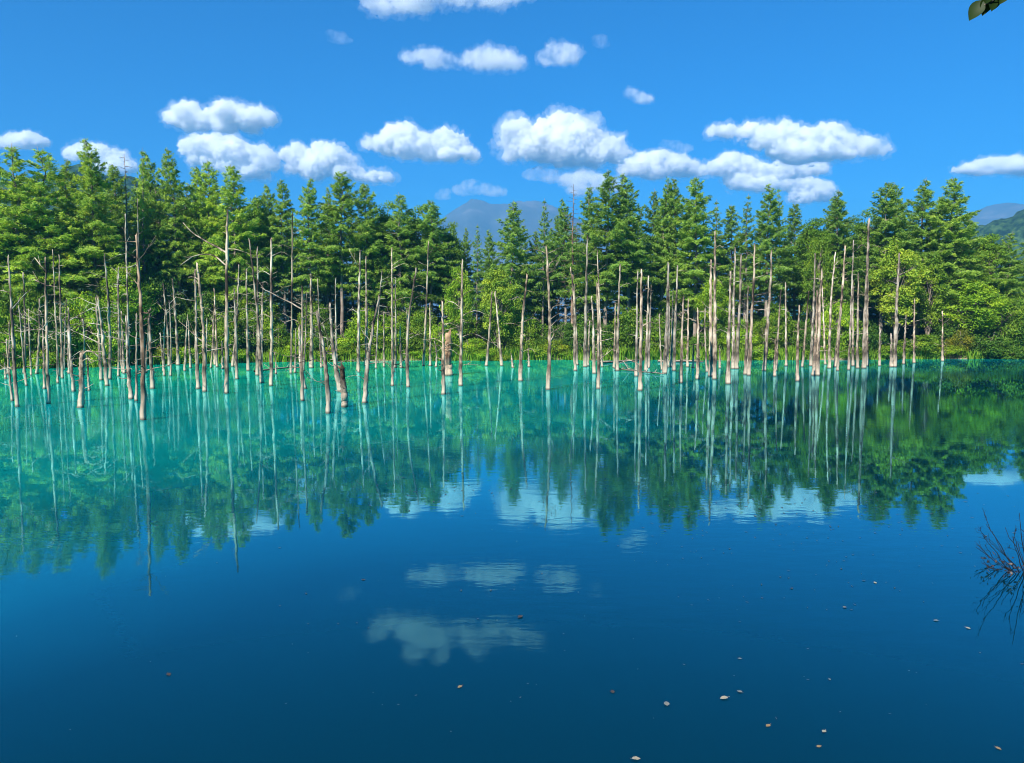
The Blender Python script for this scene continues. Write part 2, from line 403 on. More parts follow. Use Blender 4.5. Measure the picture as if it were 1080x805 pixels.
# ------------------------------------------------------------------ clouds
def noisev(P, freq, seed, octaves=4):
    return np.array([mnoise.fractal(Vector((p[0] * freq + seed, p[1] * freq + seed * .7, p[2] * freq)), 0.9, 2.1, octaves) for p in P])
M_CLOUD = volume_mat('cloud_vapour', .14, (1, 1, 1), .0, 75)
M_VEIL = volume_mat('cloud_veil', .010, (1, 1, 1), .0, 42)
M_WISP = volume_mat('thin_cloud_vapour', .012, (1, 1, 1), .0, 60)
_dg = None
def cloud(puffs, seed, label, mat=None, alt=830):
    """puffs: (px, py, radius px) of the billows as they show in the photograph; the cloud floats at one base height"""
    import bmesh
    rng = random.Random(seed)
    mat = mat or M_CLOUD
    xs = [p[0] for p in puffs]; yb = max(p[1] + p[2] * .75 for p in puffs)
    cx = (min(xs) + max(xs)) / 2
    d = ray(cx, yb); D = (alt - CAM_H) / d.z * d.y
    c = at_y(cx, yb, D)
    k = (at_y(cx + 1, yb, D) - c).length                   # metres per pixel there
    rm = max(p[2] for p in puffs) * k
    bm = bmesh.new()
    small = max(p[2] for p in puffs) < 10.5
    grow, wide = (1.30, 1.55) if small else (1.22, 1.18)
    fill = []
    for (ax, ay, ar), (bx, by, br) in zip(puffs, puffs[1:]):
        if abs(ax - bx) < 26: fill.append(((ax + bx) / 2 + rng.uniform(-2, 2), (ay + by) / 2 + rng.uniform(0, 3), (ar + br) / 2 * rng.uniform(.7, .95)))
    for px, py, r in puffs + fill:
        r *= grow * rng.uniform(.85, 1.12)
        q = at_y(px, py, D) - c
        for yy in (0, -.55, .6):
            rr = r * k * (1 if yy == 0 else rng.uniform(.6, .85))
            jit = Vector((rng.uniform(-.25, .25), yy + rng.uniform(-.3, .3), rng.uniform(-.3, .05))) * r * k * (0 if yy == 0 else 1)
            mt = Matrix.Translation(q + jit + Vector((0, rng.uniform(-.3, .3) * rm, 0))) @ Matrix.Diagonal((rr * wide, rr * 1.1, rr * .92, 1))
            bmesh.ops.create_icosphere(bm, subdivisions=2, radius=1, matrix=mt)
    me = bpy.data.meshes.new('cloud'); bm.to_mesh(me); bm.free()
    o = bpy.data.objects.new('cloud', me); COL.objects.link(o)
    md = o.modifiers.new('r', 'REMESH'); md.mode = 'VOXEL'; md.voxel_size = max(k * .8, rm / 14)
    dg = bpy.context.evaluated_depsgraph_get()
    me2 = bpy.data.meshes.new_from_object(o.evaluated_get(dg))
    o.modifiers.clear()
    n = len(me2.vertices)
    P = np.zeros(n * 3); N_ = np.zeros(n * 3)
    me2.vertices.foreach_get('co', P); me2.vertices.foreach_get('normal', N_)
    P = P.reshape(-1, 3); N_ = N_.reshape(-1, 3)
    # billows at three sizes: folded noise gives cauliflower bulges
    a = np.abs(noisev(P, 1.1 / rm, seed, 1)); b = np.abs(noisev(P, 2.6 / rm, seed + 5, 2)); c3 = np.abs(noisev(P, 6.5 / rm, seed + 9, 3))
    P = P + N_ * ((a - .3) * .42 + (b - .25) * .30 + (c3 - .2) * .17)[:, None] * rm
    zb = rm * .18
    lo = P[:, 2] < zb
    P[lo, 2] = zb + (P[lo, 2] - zb) * .55                    # flatter base
    me2.vertices.foreach_set('co', P.astype(np.float32).ravel())
    me2.materials.clear(); me2.materials.append(mat); me2.update()
    o.data = me2; bpy.data.meshes.remove(me)
    o.location = c
    if mat is not M_WISP:        # ragged thin vapour round the billows
        Pv = P + N_ * (.16 + .55 * np.abs(noisev(P, .8 / rm, seed + 21, 3)))[:, None] * rm
        Pv[:, 0] += .25 * rm * noisev(P, .5 / rm, seed + 33, 2)
        me3 = me2.copy(); me3.vertices.foreach_set('co', Pv.astype(np.float32).ravel()); me3.materials.clear(); me3.materials.append(M_VEIL); me3.update()
        link('veil', me3, parent=o)
    tag(o, label, 'cloud', 'cumulus clouds in the sky')
CL = [
 ([(185, 124, 9), (198, 120, 10), (210, 126, 11), (225, 122, 10), (240, 120, 11), (256, 122, 11), (270, 122, 10), (282, 125, 8), (200, 130, 9), (235, 131, 9), (262, 131, 9)], 'long white cloud, upper of two stacked clouds over the left larches', 0),
 ([(200, 155, 9), (214, 152, 10), (230, 156, 12), (246, 160, 12), (262, 162, 11), (276, 165, 10), (284, 172, 7), (225, 168, 13), (250, 175, 13), (270, 180, 9), (205, 166, 9)], 'white cloud just above the larch tips, lower of two stacked clouds', 0),
 ([(306, 165, 8), (315, 160, 8), (325, 168, 11), (340, 160, 10), (352, 165, 12), (364, 172, 10), (335, 176, 12), (311, 174, 8), (375, 182, 7), (385, 188, 5), (398, 186, 6), (408, 188, 6), (360, 182, 9)], 'cloud sloping down to a low tail just above the left larches', 0),
 ([(390, 151, 6), (402, 151, 8), (415, 144, 10), (428, 141, 10), (440, 149, 11), (455, 151, 9), (470, 147, 9), (482, 151, 10), (492, 160, 8), (500, 165, 6), (430, 156, 11), (455, 160, 10), (475, 162, 9), (410, 156, 7)], 'bright domed cloud with a low tail, left of the largest domed cloud', 0),
 ([(545, 140, 11), (538, 150, 8), (556, 152, 13), (572, 141, 12), (590, 133, 13), (600, 129, 9), (612, 139, 13), (628, 149, 14), (645, 156, 11), (656, 161, 8), (575, 158, 14), (600, 155, 19), (625, 162, 13), (541, 162, 8), (650, 168, 7)], 'largest domed white cloud, above the mountain gap', 0),
 ([(432, 60, 5), (445, 57, 6), (458, 60, 7), (470, 64, 6), (484, 66, 5), (500, 62, 7), (515, 60, 9), (530, 62, 9), (543, 66, 7), (455, 66, 5), (522, 69, 6)], 'ragged flat cloud high in the middle of the sky', 2),
 ([(578, 60, 6), (588, 53, 8), (598, 56, 8), (604, 61, 4), (590, 63, 6)], 'small high cloud right of the ragged flat cloud', 2),
 ([(395, 4, 8), (410, 7, 9), (390, -5, 8), (425, -2, 13), (445, -8, 15), (470, -7, 12), (495, -10, 13), (520, -7, 11), (545, -9, 8), (565, -14, 6), (430, -28, 11), (460, -34, 9), (500, -28, 8)], 'cloud cut off by the top edge of the photo', 2),
 ([(350, 36, 4), (358, 40, 5), (367, 43, 4)], 'tiny wisp of cloud below the cloud cut off by the top edge', 1),
 ([(666, 98, 4), (674, 102, 5), (682, 105, 4)], 'tiny cloud alone in the blue, above right of the largest domed cloud', 2),
 ([(752, 137, 5), (770, 138, 7), (790, 138, 8), (810, 142, 10), (830, 140, 11), (850, 146, 12), (868, 142, 10), (880, 140, 9), (895, 150, 9), (912, 153, 9), (928, 155, 7), (937, 156, 4), (820, 155, 12), (845, 160, 14), (870, 158, 12), (895, 160, 8), (800, 150, 7)], 'widest cloud bank, over the larches on the right', 0),
 ([(665, 178, 8), (680, 172, 9), (695, 168, 9), (710, 174, 10), (725, 178, 9), (690, 182, 8), (737, 180, 6)], 'low cloud between the largest domed cloud and the widest cloud bank', 0),
 ([(760, 176, 8), (772, 170, 9), (785, 174, 9), (798, 180, 9), (810, 184, 8), (825, 179, 8), (845, 178, 8), (862, 178, 7), (780, 190, 9), (805, 195, 8)], 'low lumpy cloud under the left end of the widest cloud bank', 0),
 ([(835, 192, 8), (848, 196, 10), (862, 200, 9), (872, 206, 6), (845, 208, 8)], 'low pinkish cloud under the right half of the widest cloud bank', 0),
 ([(5, 150, 6), (18, 149, 7), (32, 147, 7), (43, 150, 5), (-10, 150, 7)], 'flat cloud touching the left edge of the photo', 0),
 ([(78, 162, 6), (90, 158, 7), (105, 162, 8), (120, 168, 9), (132, 176, 7), (110, 178, 9)], 'cloud half hidden behind the larch tops near the left edge', 0),
 ([(1010, 180, 4), (1025, 178, 6), (1040, 176, 8), (1055, 173, 9), (1070, 175, 9), (1085, 177, 8), (1100, 178, 7)], 'long low cloud running off the right edge of the photo', 0),
 ([(485, 200, 5), (497, 198, 7), (512, 199, 7), (525, 203, 6)], 'faint lilac cloud resting on the distant mountain', 1),
 ([(560, 184, 5), (570, 182, 6), (582, 186, 7), (594, 188, 5)], 'thin low cloud under the left half of the largest domed cloud', 1),
 ([(600, 190, 7), (615, 188, 8), (630, 192, 8), (645, 196, 6), (612, 200, 7)], 'low cloud beside the leafless brown conifer top', 2),
 ([(632, 42, 5), (636, 47, 4)], 'faintest smudge of cloud, right of the small high cloud', 1),
 ([(466, 207, 5), (469, 203, 4)], 'tiny faint cloud puff left of the distant mountain top', 1),
 ([(703, 152, 4), (712, 153, 5), (722, 157, 5)], 'small faint cloud above the low cloud beside the largest domed cloud', 1),
]
M_MID = volume_mat('light_cloud_vapour', .034, (1, 1, 1), .0, 50)
for i, (pf, lab, thin) in enumerate(CL):
    cloud(pf, 11 + i * 7, lab, (M_CLOUD, M_WISP, M_MID)[thin])

# ------------------------------------------------------------------ leaves
def leaf_quads(C, U, Nn, ln, wd):
    """diamond leaves: centre C, long axis U, normal Nn (n,3); length, width (n,)"""
    U = U / np.maximum(np.linalg.norm(U, axis=1, keepdims=True), 1e-6)
    Sd = np.cross(U, Nn); Sd /= np.maximum(np.linalg.norm(Sd, axis=1, keepdims=True), 1e-6)
    a = C - U * (ln * .5)[:, None]; c = C + U * (ln * .5)[:, None]
    m = C + U * (ln * .05)[:, None]
    b = m + Sd * (wd * .5)[:, None]; d = m - Sd * (wd * .5)[:, None]
    V = np.stack([a, b, c, d], 1).reshape(-1, 3)
    Q = np.arange(len(V)).reshape(-1, 4)
    return V, Q

def larch_meshes(seed, H=18.0, cb=.32, Rm=2.7, nb=105, sparse=1.0, pw=.8, top_open=.0):
    r = np.random.default_rng(seed); rr = random.Random(seed)
    mb = MB()
    bend = [Vector((rr.uniform(-.25, .25) * t, rr.uniform(-.25, .25) * t, 0)) for t in np.linspace(0, 1, 9)]
    tz = np.linspace(0, 1, 9)
    tp = [Vector((bend[i].x, bend[i].y, tz[i] * H)) for i in range(9)]
    mb.tube(tp, [max(.015, .20 * (1 - t) ** .85) for t in tz], 7)
    def trunk_at(t):
        f = t * 8; i = min(int(f), 7); return tp[i].lerp(tp[i + 1], f - i)
    Cs, Us, Ts = [], [], []
    az = rr.random() * 6.28
    for k in range(nb):
        q = (k // 5 * 5 + rr.random() * 3.2) / nb               # loose whorls, 0 crown base .. 1 tip
        q = q ** .92
        t = cb + (1 - cb) * q * .992
        az += 2.39996 + rr.uniform(-.5, .5)
        L = Rm * 1.3 * ((1 - q) ** pw) * rr.uniform(.50, 1.15) * (1.25 if rr.random() < .12 else 1) + .13
        if q < .15: L *= .62 + 2.5 * q
        el = R(-4 + 56 * q ** 1.5 + rr.uniform(-12, 12))
        p0 = trunk_at(t)
        dh = Vector((math.cos(az), math.sin(az), 0))
        pts = []
        nseg = 6
        p = p0.copy(); e = el
        for s in range(nseg + 1):
            pts.append(p.copy())
            p += (dh * math.cos(e) + Vector((0, 0, 1)) * math.sin(e)) * (L / nseg)
            e += R(-5 if s < 3 else 7) * (1 - q)
        mb.tube([pts[0], pts[2], pts[4], pts[6]], [.012 + .016 * L, .010 + .010 * L, .010 + .005 * L, .006], 3, cap=False)
        side = Vector((-dh.y, dh.x, 0))
        ntw = max(2, int(L * 7.0 * sparse + .6))
        for w in range(ntw):
            u = .12 + .88 * ((w + rr.random()) / ntw)
            f = u * nseg; i = min(int(f), nseg - 1)
            bp = pts[i].lerp(pts[i + 1], f - i)
            sg = 1 if (w % 2) else -1
            tl = (.10 + .08 * min(1, L) + .36 * L * (1 - u) ** .7) * rr.uniform(.5, 1.2)
            td = (dh * rr.uniform(.3, 1.0) + side * sg * rr.uniform(.5, 1.1) + Vector((0, 0, rr.uniform(-.55, .12)))).normalized()
            nl = max(6, int(36 * tl + 8 * min(1, L)))
            s = r.random(nl)[:, None] ** .8
            C = np.array(bp)[None] + np.array(td)[None] * tl * s + r.normal(0, .055, (nl, 3))
            C[:, 2] -= (s[:, 0] ** 2) * tl * .28
            U = np.array(td)[None] * 1.0 + r.normal(0, .5, (nl, 3)); U[:, 2] += r.uniform(-.1, .8, nl)
            Cs.append(C); Us.append(U); Ts.append(np.clip(rr.gauss(.48, .17) + r.normal(0, .13, nl), 0, 1))
    C = np.concatenate(Cs); U = np.concatenate(Us); T = np.concatenate(Ts)
    n = len(C)
    Nn = r.normal(0, .6, (n, 3)); Nn[:, 2] = np.abs(Nn[:, 2]) + .7
    rad = C[:, :2] / np.maximum(np.linalg.norm(C[:, :2], axis=1, keepdims=True), .1)
    Nn[:, :2] += rad * 1.1
    V, Q = leaf_quads(C, U, Nn, r.uniform(.18, .40, n), r.uniform(.038, .078, n))
    return mb.mesh('larch_trunk', M_BARK), mesh_np('larch_crown', V, Q, M_NEEDLE, np.repeat(T, 4))

def broad_meshes(seed, H, Rm, cb=.25, ncl=60, nl=150, leaf=.16, stems=1, trunk_r=.12, spread=1.0, mat=None):
    r = np.random.default_rng(seed); rr = random.Random(seed)
    mb = MB(); Cs, Us, Ns, Ts = [], [], [], []
    zc = H * (cb + 1) / 2; hz_ = H * (1 - cb) / 2
    tops = []
    for s in range(stems):
        a = rr.random() * 6.28; rad = 0 if stems == 1 else Rm * .45 * rr.random()
        b0 = Vector((math.cos(a) * rad * .3, math.sin(a) * rad * .3, -.25)); tp = Vector((math.cos(a) * rad, math.sin(a) * rad, H * rr.uniform(.7, .88)))
        mid = b0.lerp(tp, .5) + Vector((rr.uniform(-.1, .1), rr.uniform(-.1, .1), 0)) * H * .2
        mb.tube([b0, mid, tp], [trunk_r, trunk_r * .65, trunk_r * .2], 6); tops.append((b0, mid, tp))
    for c in range(ncl):
        # cluster centres through the crown, mostly its outer half; uneven lobes
        th = rr.random() * 6.28; ph = math.asin(rr.uniform(-.95, 1))
        lob = .72 + .34 * mnoise.noise(Vector((math.cos(th) * 1.7 + seed, math.sin(th) * 1.7, ph * 1.6)))+ .1 * rr.random()
        rad = lob * rr.uniform(.45, 1) ** .5
        taper = 1.0 - .35 * max(0, math.sin(ph)) * spread
        cc = Vector((math.cos(th) * math.cos(ph) * Rm * rad * taper, math.sin(th) * math.cos(ph) * Rm * rad * taper, zc + math.sin(ph) * hz_ * rad))
        b0, mid, tp = rr.choice(tops)
        tt = min(1, max(.15, cc.z / max(tp.z, .1) - .25))
        src = b0.lerp(mid, tt * 2) if tt < .5 else mid.lerp(tp, tt * 2 - 1)
        mb.tube([src, src.lerp(cc, .5) + Vector((0, 0, .06 * H)), cc], [trunk_r * .28, trunk_r * .18, .008], 3, cap=False)
        cr = Rm * rr.uniform(.20, .36)
        m = int(nl * rr.uniform(.6, 1.3))
        D = r.normal(0, 1, (m, 3)); D /= np.linalg.norm(D, axis=1, keepdims=True)
        rad3 = cr * r.random((m, 1)) ** .5
        C = np.array(cc)[None] + D * rad3 * np.array([1.1, 1.1, .65])
        Ns.append(D * .9 + r.normal(0, .4, (m, 3)) + np.array([0, 0, .6])); Us.append(D + r.normal(0, .8, (m, 3)) + np.array([0, 0, -.35]))
        Cs.append(C); Ts.append(np.clip(rr.gauss(.5, .15) + r.normal(0, .14, m), 0, 1))
    C = np.concatenate(Cs); U = np.concatenate(Us); Nn = np.concatenate(Ns); T = np.concatenate(Ts)
    C[:, 2] = np.maximum(C[:, 2], .03)
    n = len(C)
    V, Q = leaf_quads(C, U, Nn, leaf * r.uniform(.7, 1.4, n), leaf * r.uniform(.4, .75, n))
    return mb.mesh('tree_trunk', M_BARK), mesh_np('tree_crown', V, Q, mat or M_LEAF, np.repeat(T, 4))

# ------------------------------------------------------------------ dead trunks standing in the water
# (base px x, base px y, top px x, top px y, width px, bend, landmark phrase)
DEAD = [
 (18.4, 429, 9, 269, 4.2, .3, 'tall pole by the left edge'), (13, 423, 6.5, 358, 3, .2, None), (6, 400, 5, 383, 3, 0, None),
 (28, 407, 20, 323, 2.6, .3, None), (33, 396, 30, 326, 2.2, .2, None), (51, 426, 48, 272, 4, .2, None), (47, 410, 45, 337, 3.2, 0, None),
 (61, 404, 60, 371, 2.6, 0, None), (66, 399, 62.5, 269, 3, .2, None), (77.6, 413, 72, 326, 4, .3, None), (73, 394, 71.5, 342, 3, 0, None),
 (85, 430, 86, 373, 5.4, .3, 'stump with a bent broken top'), (94, 412, 92, 375, 3, 0, None), (113, 407, 103, 313, 4.6, .3, None), (107, 401, 101, 314, 3.8, .2, None),
 (116, 400, 110, 268, 3.8, .6, None), (125, 397, 125, 282, 2.6, .2, None), (131, 394, 128, 329, 3, 0, None), (138, 421, 133, 334, 5, .3, None),
 (136, 398, 132, 226, 3, .3, None), (151, 443, 143, 248, 6, .5, 'dark trunk nearest the camera'), (150, 402, 145, 210, 2.4, .3, None), (144, 423, 144, 331, 3, .1, None),
 (161, 410, 157.5, 329, 5, .2, None), (173, 392, 169, 352, 3, .1, None), (178.5, 386, 172, 299, 3, .4, None), (188, 385, 182, 295, 3.8, .3, None), (201, 388, 199, 339, 3, .1, None),
 (209, 410, 206, 286, 4.6, .2, None), (216, 413, 208, 278, 5, .5, None), (227, 385, 224, 336, 3, 0, None), (229, 387, 226, 305, 3, .2, None), (235, 389, 234, 360, 3, 0, None),
 (239, 415, 240, 222.6, 5.4, .15, 'trunk with two curved limbs'), (250, 400, 247, 305, 3.6, .3, None), (262, 391, 260, 284, 3.4, .2, None), (276, 404, 263, 253, 3.8, .5, None),
 (271.5, 396, 271.7, 261, 3.6, .2, None), (286, 407, 286, 253, 4.6, .2, None), (307, 394, 308.5, 226, 2.8, .2, 'thin pole with wispy twigs'), (319, 423, 319, 303, 4, .2, None),
 (321, 410, 316, 344, 5, .4, None), (328.5, 388, 328, 294, 4.6, .2, None), (346, 436, 334, 329, 6, .6, 'left-leaning clump trunk'), (359, 413, 348, 321, 6, .4, None),
 (363, 429.5, 360, 387.5, 6.5, .3, 'dark rotten stump'), (355, 388, 354, 294, 2.6, .2, None), (378, 391, 380, 265, 4, .3, None), (386, 386, 386, 271, 3.8, .2, None),
 (384.5, 425, 400, 312, 5.6, .5, 'right-leaning clump trunk'), (405, 387, 405, 329, 2.5, .1, None), (414, 407, 413.6, 318, 3, .1, None), (417, 388, 417, 294, 2.6, .2, None), (423, 388, 422, 342, 3, .1, None),
 (430.4, 408.5, 439, 284, 4, 1.2, 'curved trunk'), (446.6, 386, 452, 255, 3, .3, None), (453.7, 386, 453.4, 319.6, 3, .1, None), (467.6, 416, 466.6, 319, 4.6, .15, None),
 (473, 396, 473.4, 350, 8, .2, 'fat rotten stump'), (486, 407, 488, 274, 4.5, .2, 'comb-twigged trunk'), (513, 386, 519, 308, 3.4, .3, None), (529, 386, 522, 308, 3.4, .3, None),
 (541, 388, 539, 373, 3, .1, None), (549, 402, 556, 290.5, 4.6, .4, 'trunk leaning beside the birch'), (558, 387, 557, 368, 3, .1, None), (578, 411, 576, 260, 5, .6, 'trunk with arching limbs'),
 (606.6, 391, 606, 300, 3.5, .2, None), (617, 387, 619.6, 248.5, 4, .2, None), (620, 386, 622, 339, 3, .1, None), (626.7, 394, 624, 313, 4, .3, None), (631, 410, 630, 298.6, 4, .3, None),
 (647.7, 388, 649, 320, 3, .1, None), (651, 391, 654, 280, 4, .3, None), (671, 397, 672.6, 285.7, 3.6, .1, None), (675, 412, 676.5, 284.7, 5, .2, 'tight cluster of poles'), (681, 391, 684, 292, 3.6, .2, None),
 (684, 388, 687, 302, 3, .1, None), (701, 394, 705, 277.6, 5.4, .3, 'broad grey snag'), (707.5, 387, 710, 307, 3, .1, None), (710.5, 391, 714.7, 281, 4, .2, None), (718, 404, 721, 313, 4, .2, None),
 (725, 387, 726, 316, 3, .1, None), (731, 388, 731, 365, 3, .1, None), (735.7, 400, 736, 326, 4.2, .2, None), (750, 397, 750, 274, 5.4, .2, None), (753.5, 400, 754, 245, 4.6, .2, 'paired straight trunks'),
 (759, 388.5, 759, 365, 3, .1, None), (768, 405, 770.6, 287, 5, .2, None), (773, 389, 775.4, 261.4, 4, .2, None), (776.7, 389, 781.6, 269.5, 4.6, .3, None), (786, 395, 789, 303, 3.6, .2, None),
 (789.7, 396, 796, 258, 4.4, .3, 'trunk with ladder twigs'), (806, 391, 814, 265, 4.6, .3, None), (817, 397, 818, 358, 3, .1, None), (829, 386, 828.5, 298.6, 3, .2, None), (841, 402, 843, 323, 4, .3, None),
 (846, 387, 853, 307, 3, .2, None), (855, 386, 860, 268, 3.4, .2, None), (857.6, 396, 862, 308, 4, .2, None), (862.4, 396, 866.6, 285.7, 4.8, .3, None), (874.7, 388.5, 881, 267, 3.4, .6, None),
 (881, 387, 891.5, 260, 4, .3, None), (883.5, 391, 886.7, 319.6, 3, .2, None), (904.5, 388.5, 905.4, 289, 3.4, .2, None), (899.6, 386, 899.6, 297, 3, .1, None), (911, 388.5, 916.4, 232, 4.8, .2, 'highest pole on the right'),
 (914, 386, 915, 295, 4, .1, None), (927.5, 386, 928, 342, 3, .1, None), (940, 387, 940, 353, 4, .1, None), (943.6, 387, 948.5, 268, 4.6, .3, 'snag before the broadleaf tree'), (953, 384, 955.6, 332.5, 3, .1, None),
 (964, 383, 964.6, 316, 3, .1, None), (994, 381, 994, 329, 2.6, .1, None),
]
_r = random.Random(2024)       # slimmer poles farther back, between the ones above
for _lo, _hi, _n in [(0, 150, 9), (150, 330, 13), (330, 470, 7), (590, 700, 3), (700, 920, 6)]:
    for _k in range(_n):
        _x = _lo + (_hi - _lo) * (_k + _r.random()) / _n
        _by = _r.uniform(386, 398) if _x < 330 else _r.uniform(384, 393)
        _h = _r.choice((25, 45, 60, 75, 90, 105, 120)) * _r.uniform(.85, 1.15)
        DEAD.append((round(_x, 1), _by, _x + _r.uniform(-.07, .07) * _h, _by - _h, _r.uniform(2.0, 3.4), _r.uniform(.1, .6), None))
# named side limbs in photo pixels: base x of the trunk -> polylines (pixel points, width px)
LIMBS = {
 239: [([(238, 266), (222, 257), (206, 248), (193, 235)], 2.2), ([(238, 280), (228, 271), (216, 268), (203, 271), (190, 280)], 2.0), ([(241, 262), (252, 264), (268, 270)], 1.1), ([(240, 312), (249, 309), (262, 312)], 1.0), ([(239, 335), (228, 331), (222, 336)], .9), ([(240, 290), (256, 296), (266, 290)], .8)],
 319: [([(319, 326), (300, 316), (284, 308), (275, 303)], 1.8), ([(319, 345), (310, 337), (300, 340), (292, 334)], 1.1), ([(320, 335), (330, 331), (338, 334)], .9), ([(319, 372), (304, 376), (290, 372)], .8)],
 151: [([(148, 329), (155, 331), (161, 326)], 3.0), ([(146, 300), (138, 292), (133, 282)], 1.2), ([(150, 372), (165, 366), (176, 372)], .8), ([(145, 275), (152, 268), (157, 258)], .9)],
 85: [([(86, 375), (92, 370), (99, 372), (104, 376)], 2.2), ([(86, 382), (92, 378), (100, 381)], 1.6)],
 307: [([(308, 262), (298, 258), (292, 262)], .7), ([(308, 275), (318, 270), (326, 273)], .7), ([(308, 300), (298, 303), (290, 299)], .7), ([(308, 318), (317, 316), (325, 320)], .7), ([(308, 335), (296, 330), (288, 334)], .7), ([(308, 248), (316, 243), (321, 246)], .6)],
 346: [([(341, 388), (334, 380), (322, 381), (306, 388)], 1.1), ([(338, 360), (330, 352), (318, 350)], 1.0), ([(340, 376), (348, 366), (352, 352)], 1.3), ([(343, 405), (333, 402), (324, 398)], .9)],
 359: [([(352, 350), (362, 340), (372, 338)], 1.0), ([(353, 362), (344, 352), (340, 340)], 1.1), ([(356, 385), (368, 380), (380, 384)], .9)],
 384: [([(390, 384), (403, 382), (415, 386)], 1.0), ([(393, 360), (384, 352), (378, 342)], .9), ([(387, 402), (376, 396), (366, 398)], .9)],
 430: [([(434, 358), (443, 352), (452, 356)], .8), ([(436, 318), (443, 312), (448, 314)], .8), ([(438, 296), (444, 294), (447, 298)], .7)],
 486: [([(487, 312), (498, 306), (508, 308)], .9), ([(487, 325), (476, 318), (468, 322)], .8), ([(487, 333), (500, 328), (514, 332)], .9), ([(487, 345), (474, 341), (462, 344)], .8), ([(487, 355), (500, 352), (512, 358)], .8), ([(487, 366), (476, 362), (466, 368)], .8), ([(487, 300), (480, 295), (476, 298)], .7), ([(486, 385), (497, 384), (507, 386)], .8), ([(487, 338), (496, 341), (506, 340)], .6)],
 549: [([(553, 340), (563, 336), (572, 341)], 1.0), ([(554, 318), (546, 313), (540, 316)], .8), ([(553, 345), (540, 341), (530, 342)], .8), ([(551, 372), (560, 368), (566, 374)], .8)],
 578: [([(577, 268), (586, 264), (597, 260)], 1.2), ([(577, 268), (568, 264), (560, 263)], 1.2), ([(577, 283), (582, 276), (588, 275)], 1.2), ([(577, 288), (584, 286), (588, 277)], 1.1), ([(578, 330), (586, 322), (600, 322)], 1.3), ([(578, 338), (590, 331), (604, 336)], 1.2), ([(579, 345), (588, 338), (602, 334)], 1.1), ([(579, 352), (590, 346), (598, 340)], 1.2), ([(579, 360), (584, 352), (583, 346)], 1.6)],
 617: [([(619, 290), (628, 286), (634, 290)], .8), ([(618, 318), (611, 313), (606, 316)], .8), ([(619, 270), (625, 266), (630, 268)], .7), ([(618, 345), (626, 342), (632, 347)], .7)],
 675: [([(675, 385), (664, 380), (652, 384)], 1.2), ([(675, 392), (664, 389), (655, 387)], 1.0), ([(676, 345), (686, 340), (694, 342)], 1.0), ([(676, 310), (682, 304), (686, 306)], .9)],
 735: [([(736, 340), (727, 336), (720, 340)], .9), ([(736, 352), (743, 346), (748, 348)], .8)],
 750: [([(750, 300), (757, 296), (762, 299)], .8), ([(750, 332), (743, 328), (738, 330)], .8)],
 753: [([(754, 262), (759, 259), (763, 262)], .7), ([(754, 284), (748, 280), (744, 283)], .7)],
 768: [([(769, 345), (780, 342), (790, 347)], 1.0), ([(769, 352), (760, 348), (752, 350)], .8)],
 789: [([(795, 280), (803, 276), (809, 279)], .9), ([(795, 294), (804, 291), (812, 294)], .9), ([(794, 312), (804, 310), (813, 308)], .9), ([(794, 318), (804, 318), (812, 316)], .9), ([(794, 325), (804, 327), (812, 324)], .9), ([(795, 270), (789, 266), (785, 268)], .7), ([(793, 305), (786, 301), (781, 304)], .7)],
 806: [([(811, 305), (819, 300), (826, 304)], .8), ([(810, 330), (803, 326), (798, 330)], .7)],
 881: [([(889, 280), (895, 277), (899, 280)], .8)],
 911: [([(916, 262), (909, 258), (905, 262)], .7), ([(915, 285), (921, 281), (926, 284)], .7)],
 943: [([(946, 290), (956, 287), (968, 280)], 1.5), ([(946, 300), (938, 296), (932, 299)], .8), ([(945, 340), (955, 344), (966, 342)], .8)],
 276: [([(270, 330), (262, 325), (256, 328)], .8), ([(269, 318), (278, 312), (284, 316)], .8), ([(267, 290), (260, 286), (255, 289)], .7)],
 286: [([(286, 270), (296, 266), (306, 270)], 1.0), ([(286, 290), (277, 286), (270, 290)], .9), ([(286, 310), (296, 306), (304, 310)], .9), ([(286, 335), (278, 331), (272, 335)], .8), ([(286, 350), (296, 346), (303, 350)], .8)],
 271: [([(272, 285), (265, 281), (260, 284)], .7), ([(272, 300), (279, 297), (283, 300)], .7), ([(272, 330), (264, 327), (258, 330)], .7)],
 378: [([(380, 280), (374, 274), (368, 262)], .9), ([(379, 305), (386, 301), (392, 304)], .7), ([(379, 330), (371, 326), (366, 330)], .8)],
 446: [([(451, 280), (457, 277), (461, 281)], .7), ([(450, 305), (443, 301), (438, 303)], .7)],
 467: [([(467, 345), (476, 340), (484, 342)], .9), ([(467, 362), (458, 357), (450, 360)], .9), ([(467, 372), (475, 369), (484, 374)], .8)],
}
ORD = ['first', 'second', 'third', 'fourth', 'fifth', 'sixth', 'seventh', 'eighth', 'ninth', 'tenth', 'eleventh', 'twelfth', 'thirteenth', 'fourteenth', 'fifteenth', 'sixteenth']
def rel_labels(items, marks):
    """items [(px, words)], marks [(px, phrase)] -> labels unique by side and rank from the nearest mark"""
    res = [None] * len(items)
    owner = {}
    for i, (x, w) in enumerate(items):
        m = min(range(len(marks)), key=lambda j: abs(marks[j][0] - x))
        owner.setdefault((m, x < marks[m][0]), []).append(i)
    for (m, left), ids in owner.items():
        ids.sort(key=lambda i: abs(items[i][0] - marks[m][0]))
        for k, i in enumerate(ids):
            side = 'left' if left else 'right'
            nth = '' if k == 0 else ORD[min(k, 15)] + ' '
            res[i] = '%s, %s%s of the %s' % (items[i][1], 'just ' if k == 0 else nth, side, marks[m][1])
            if len(res[i].split()) > 16: print('LONG', res[i])
    return res
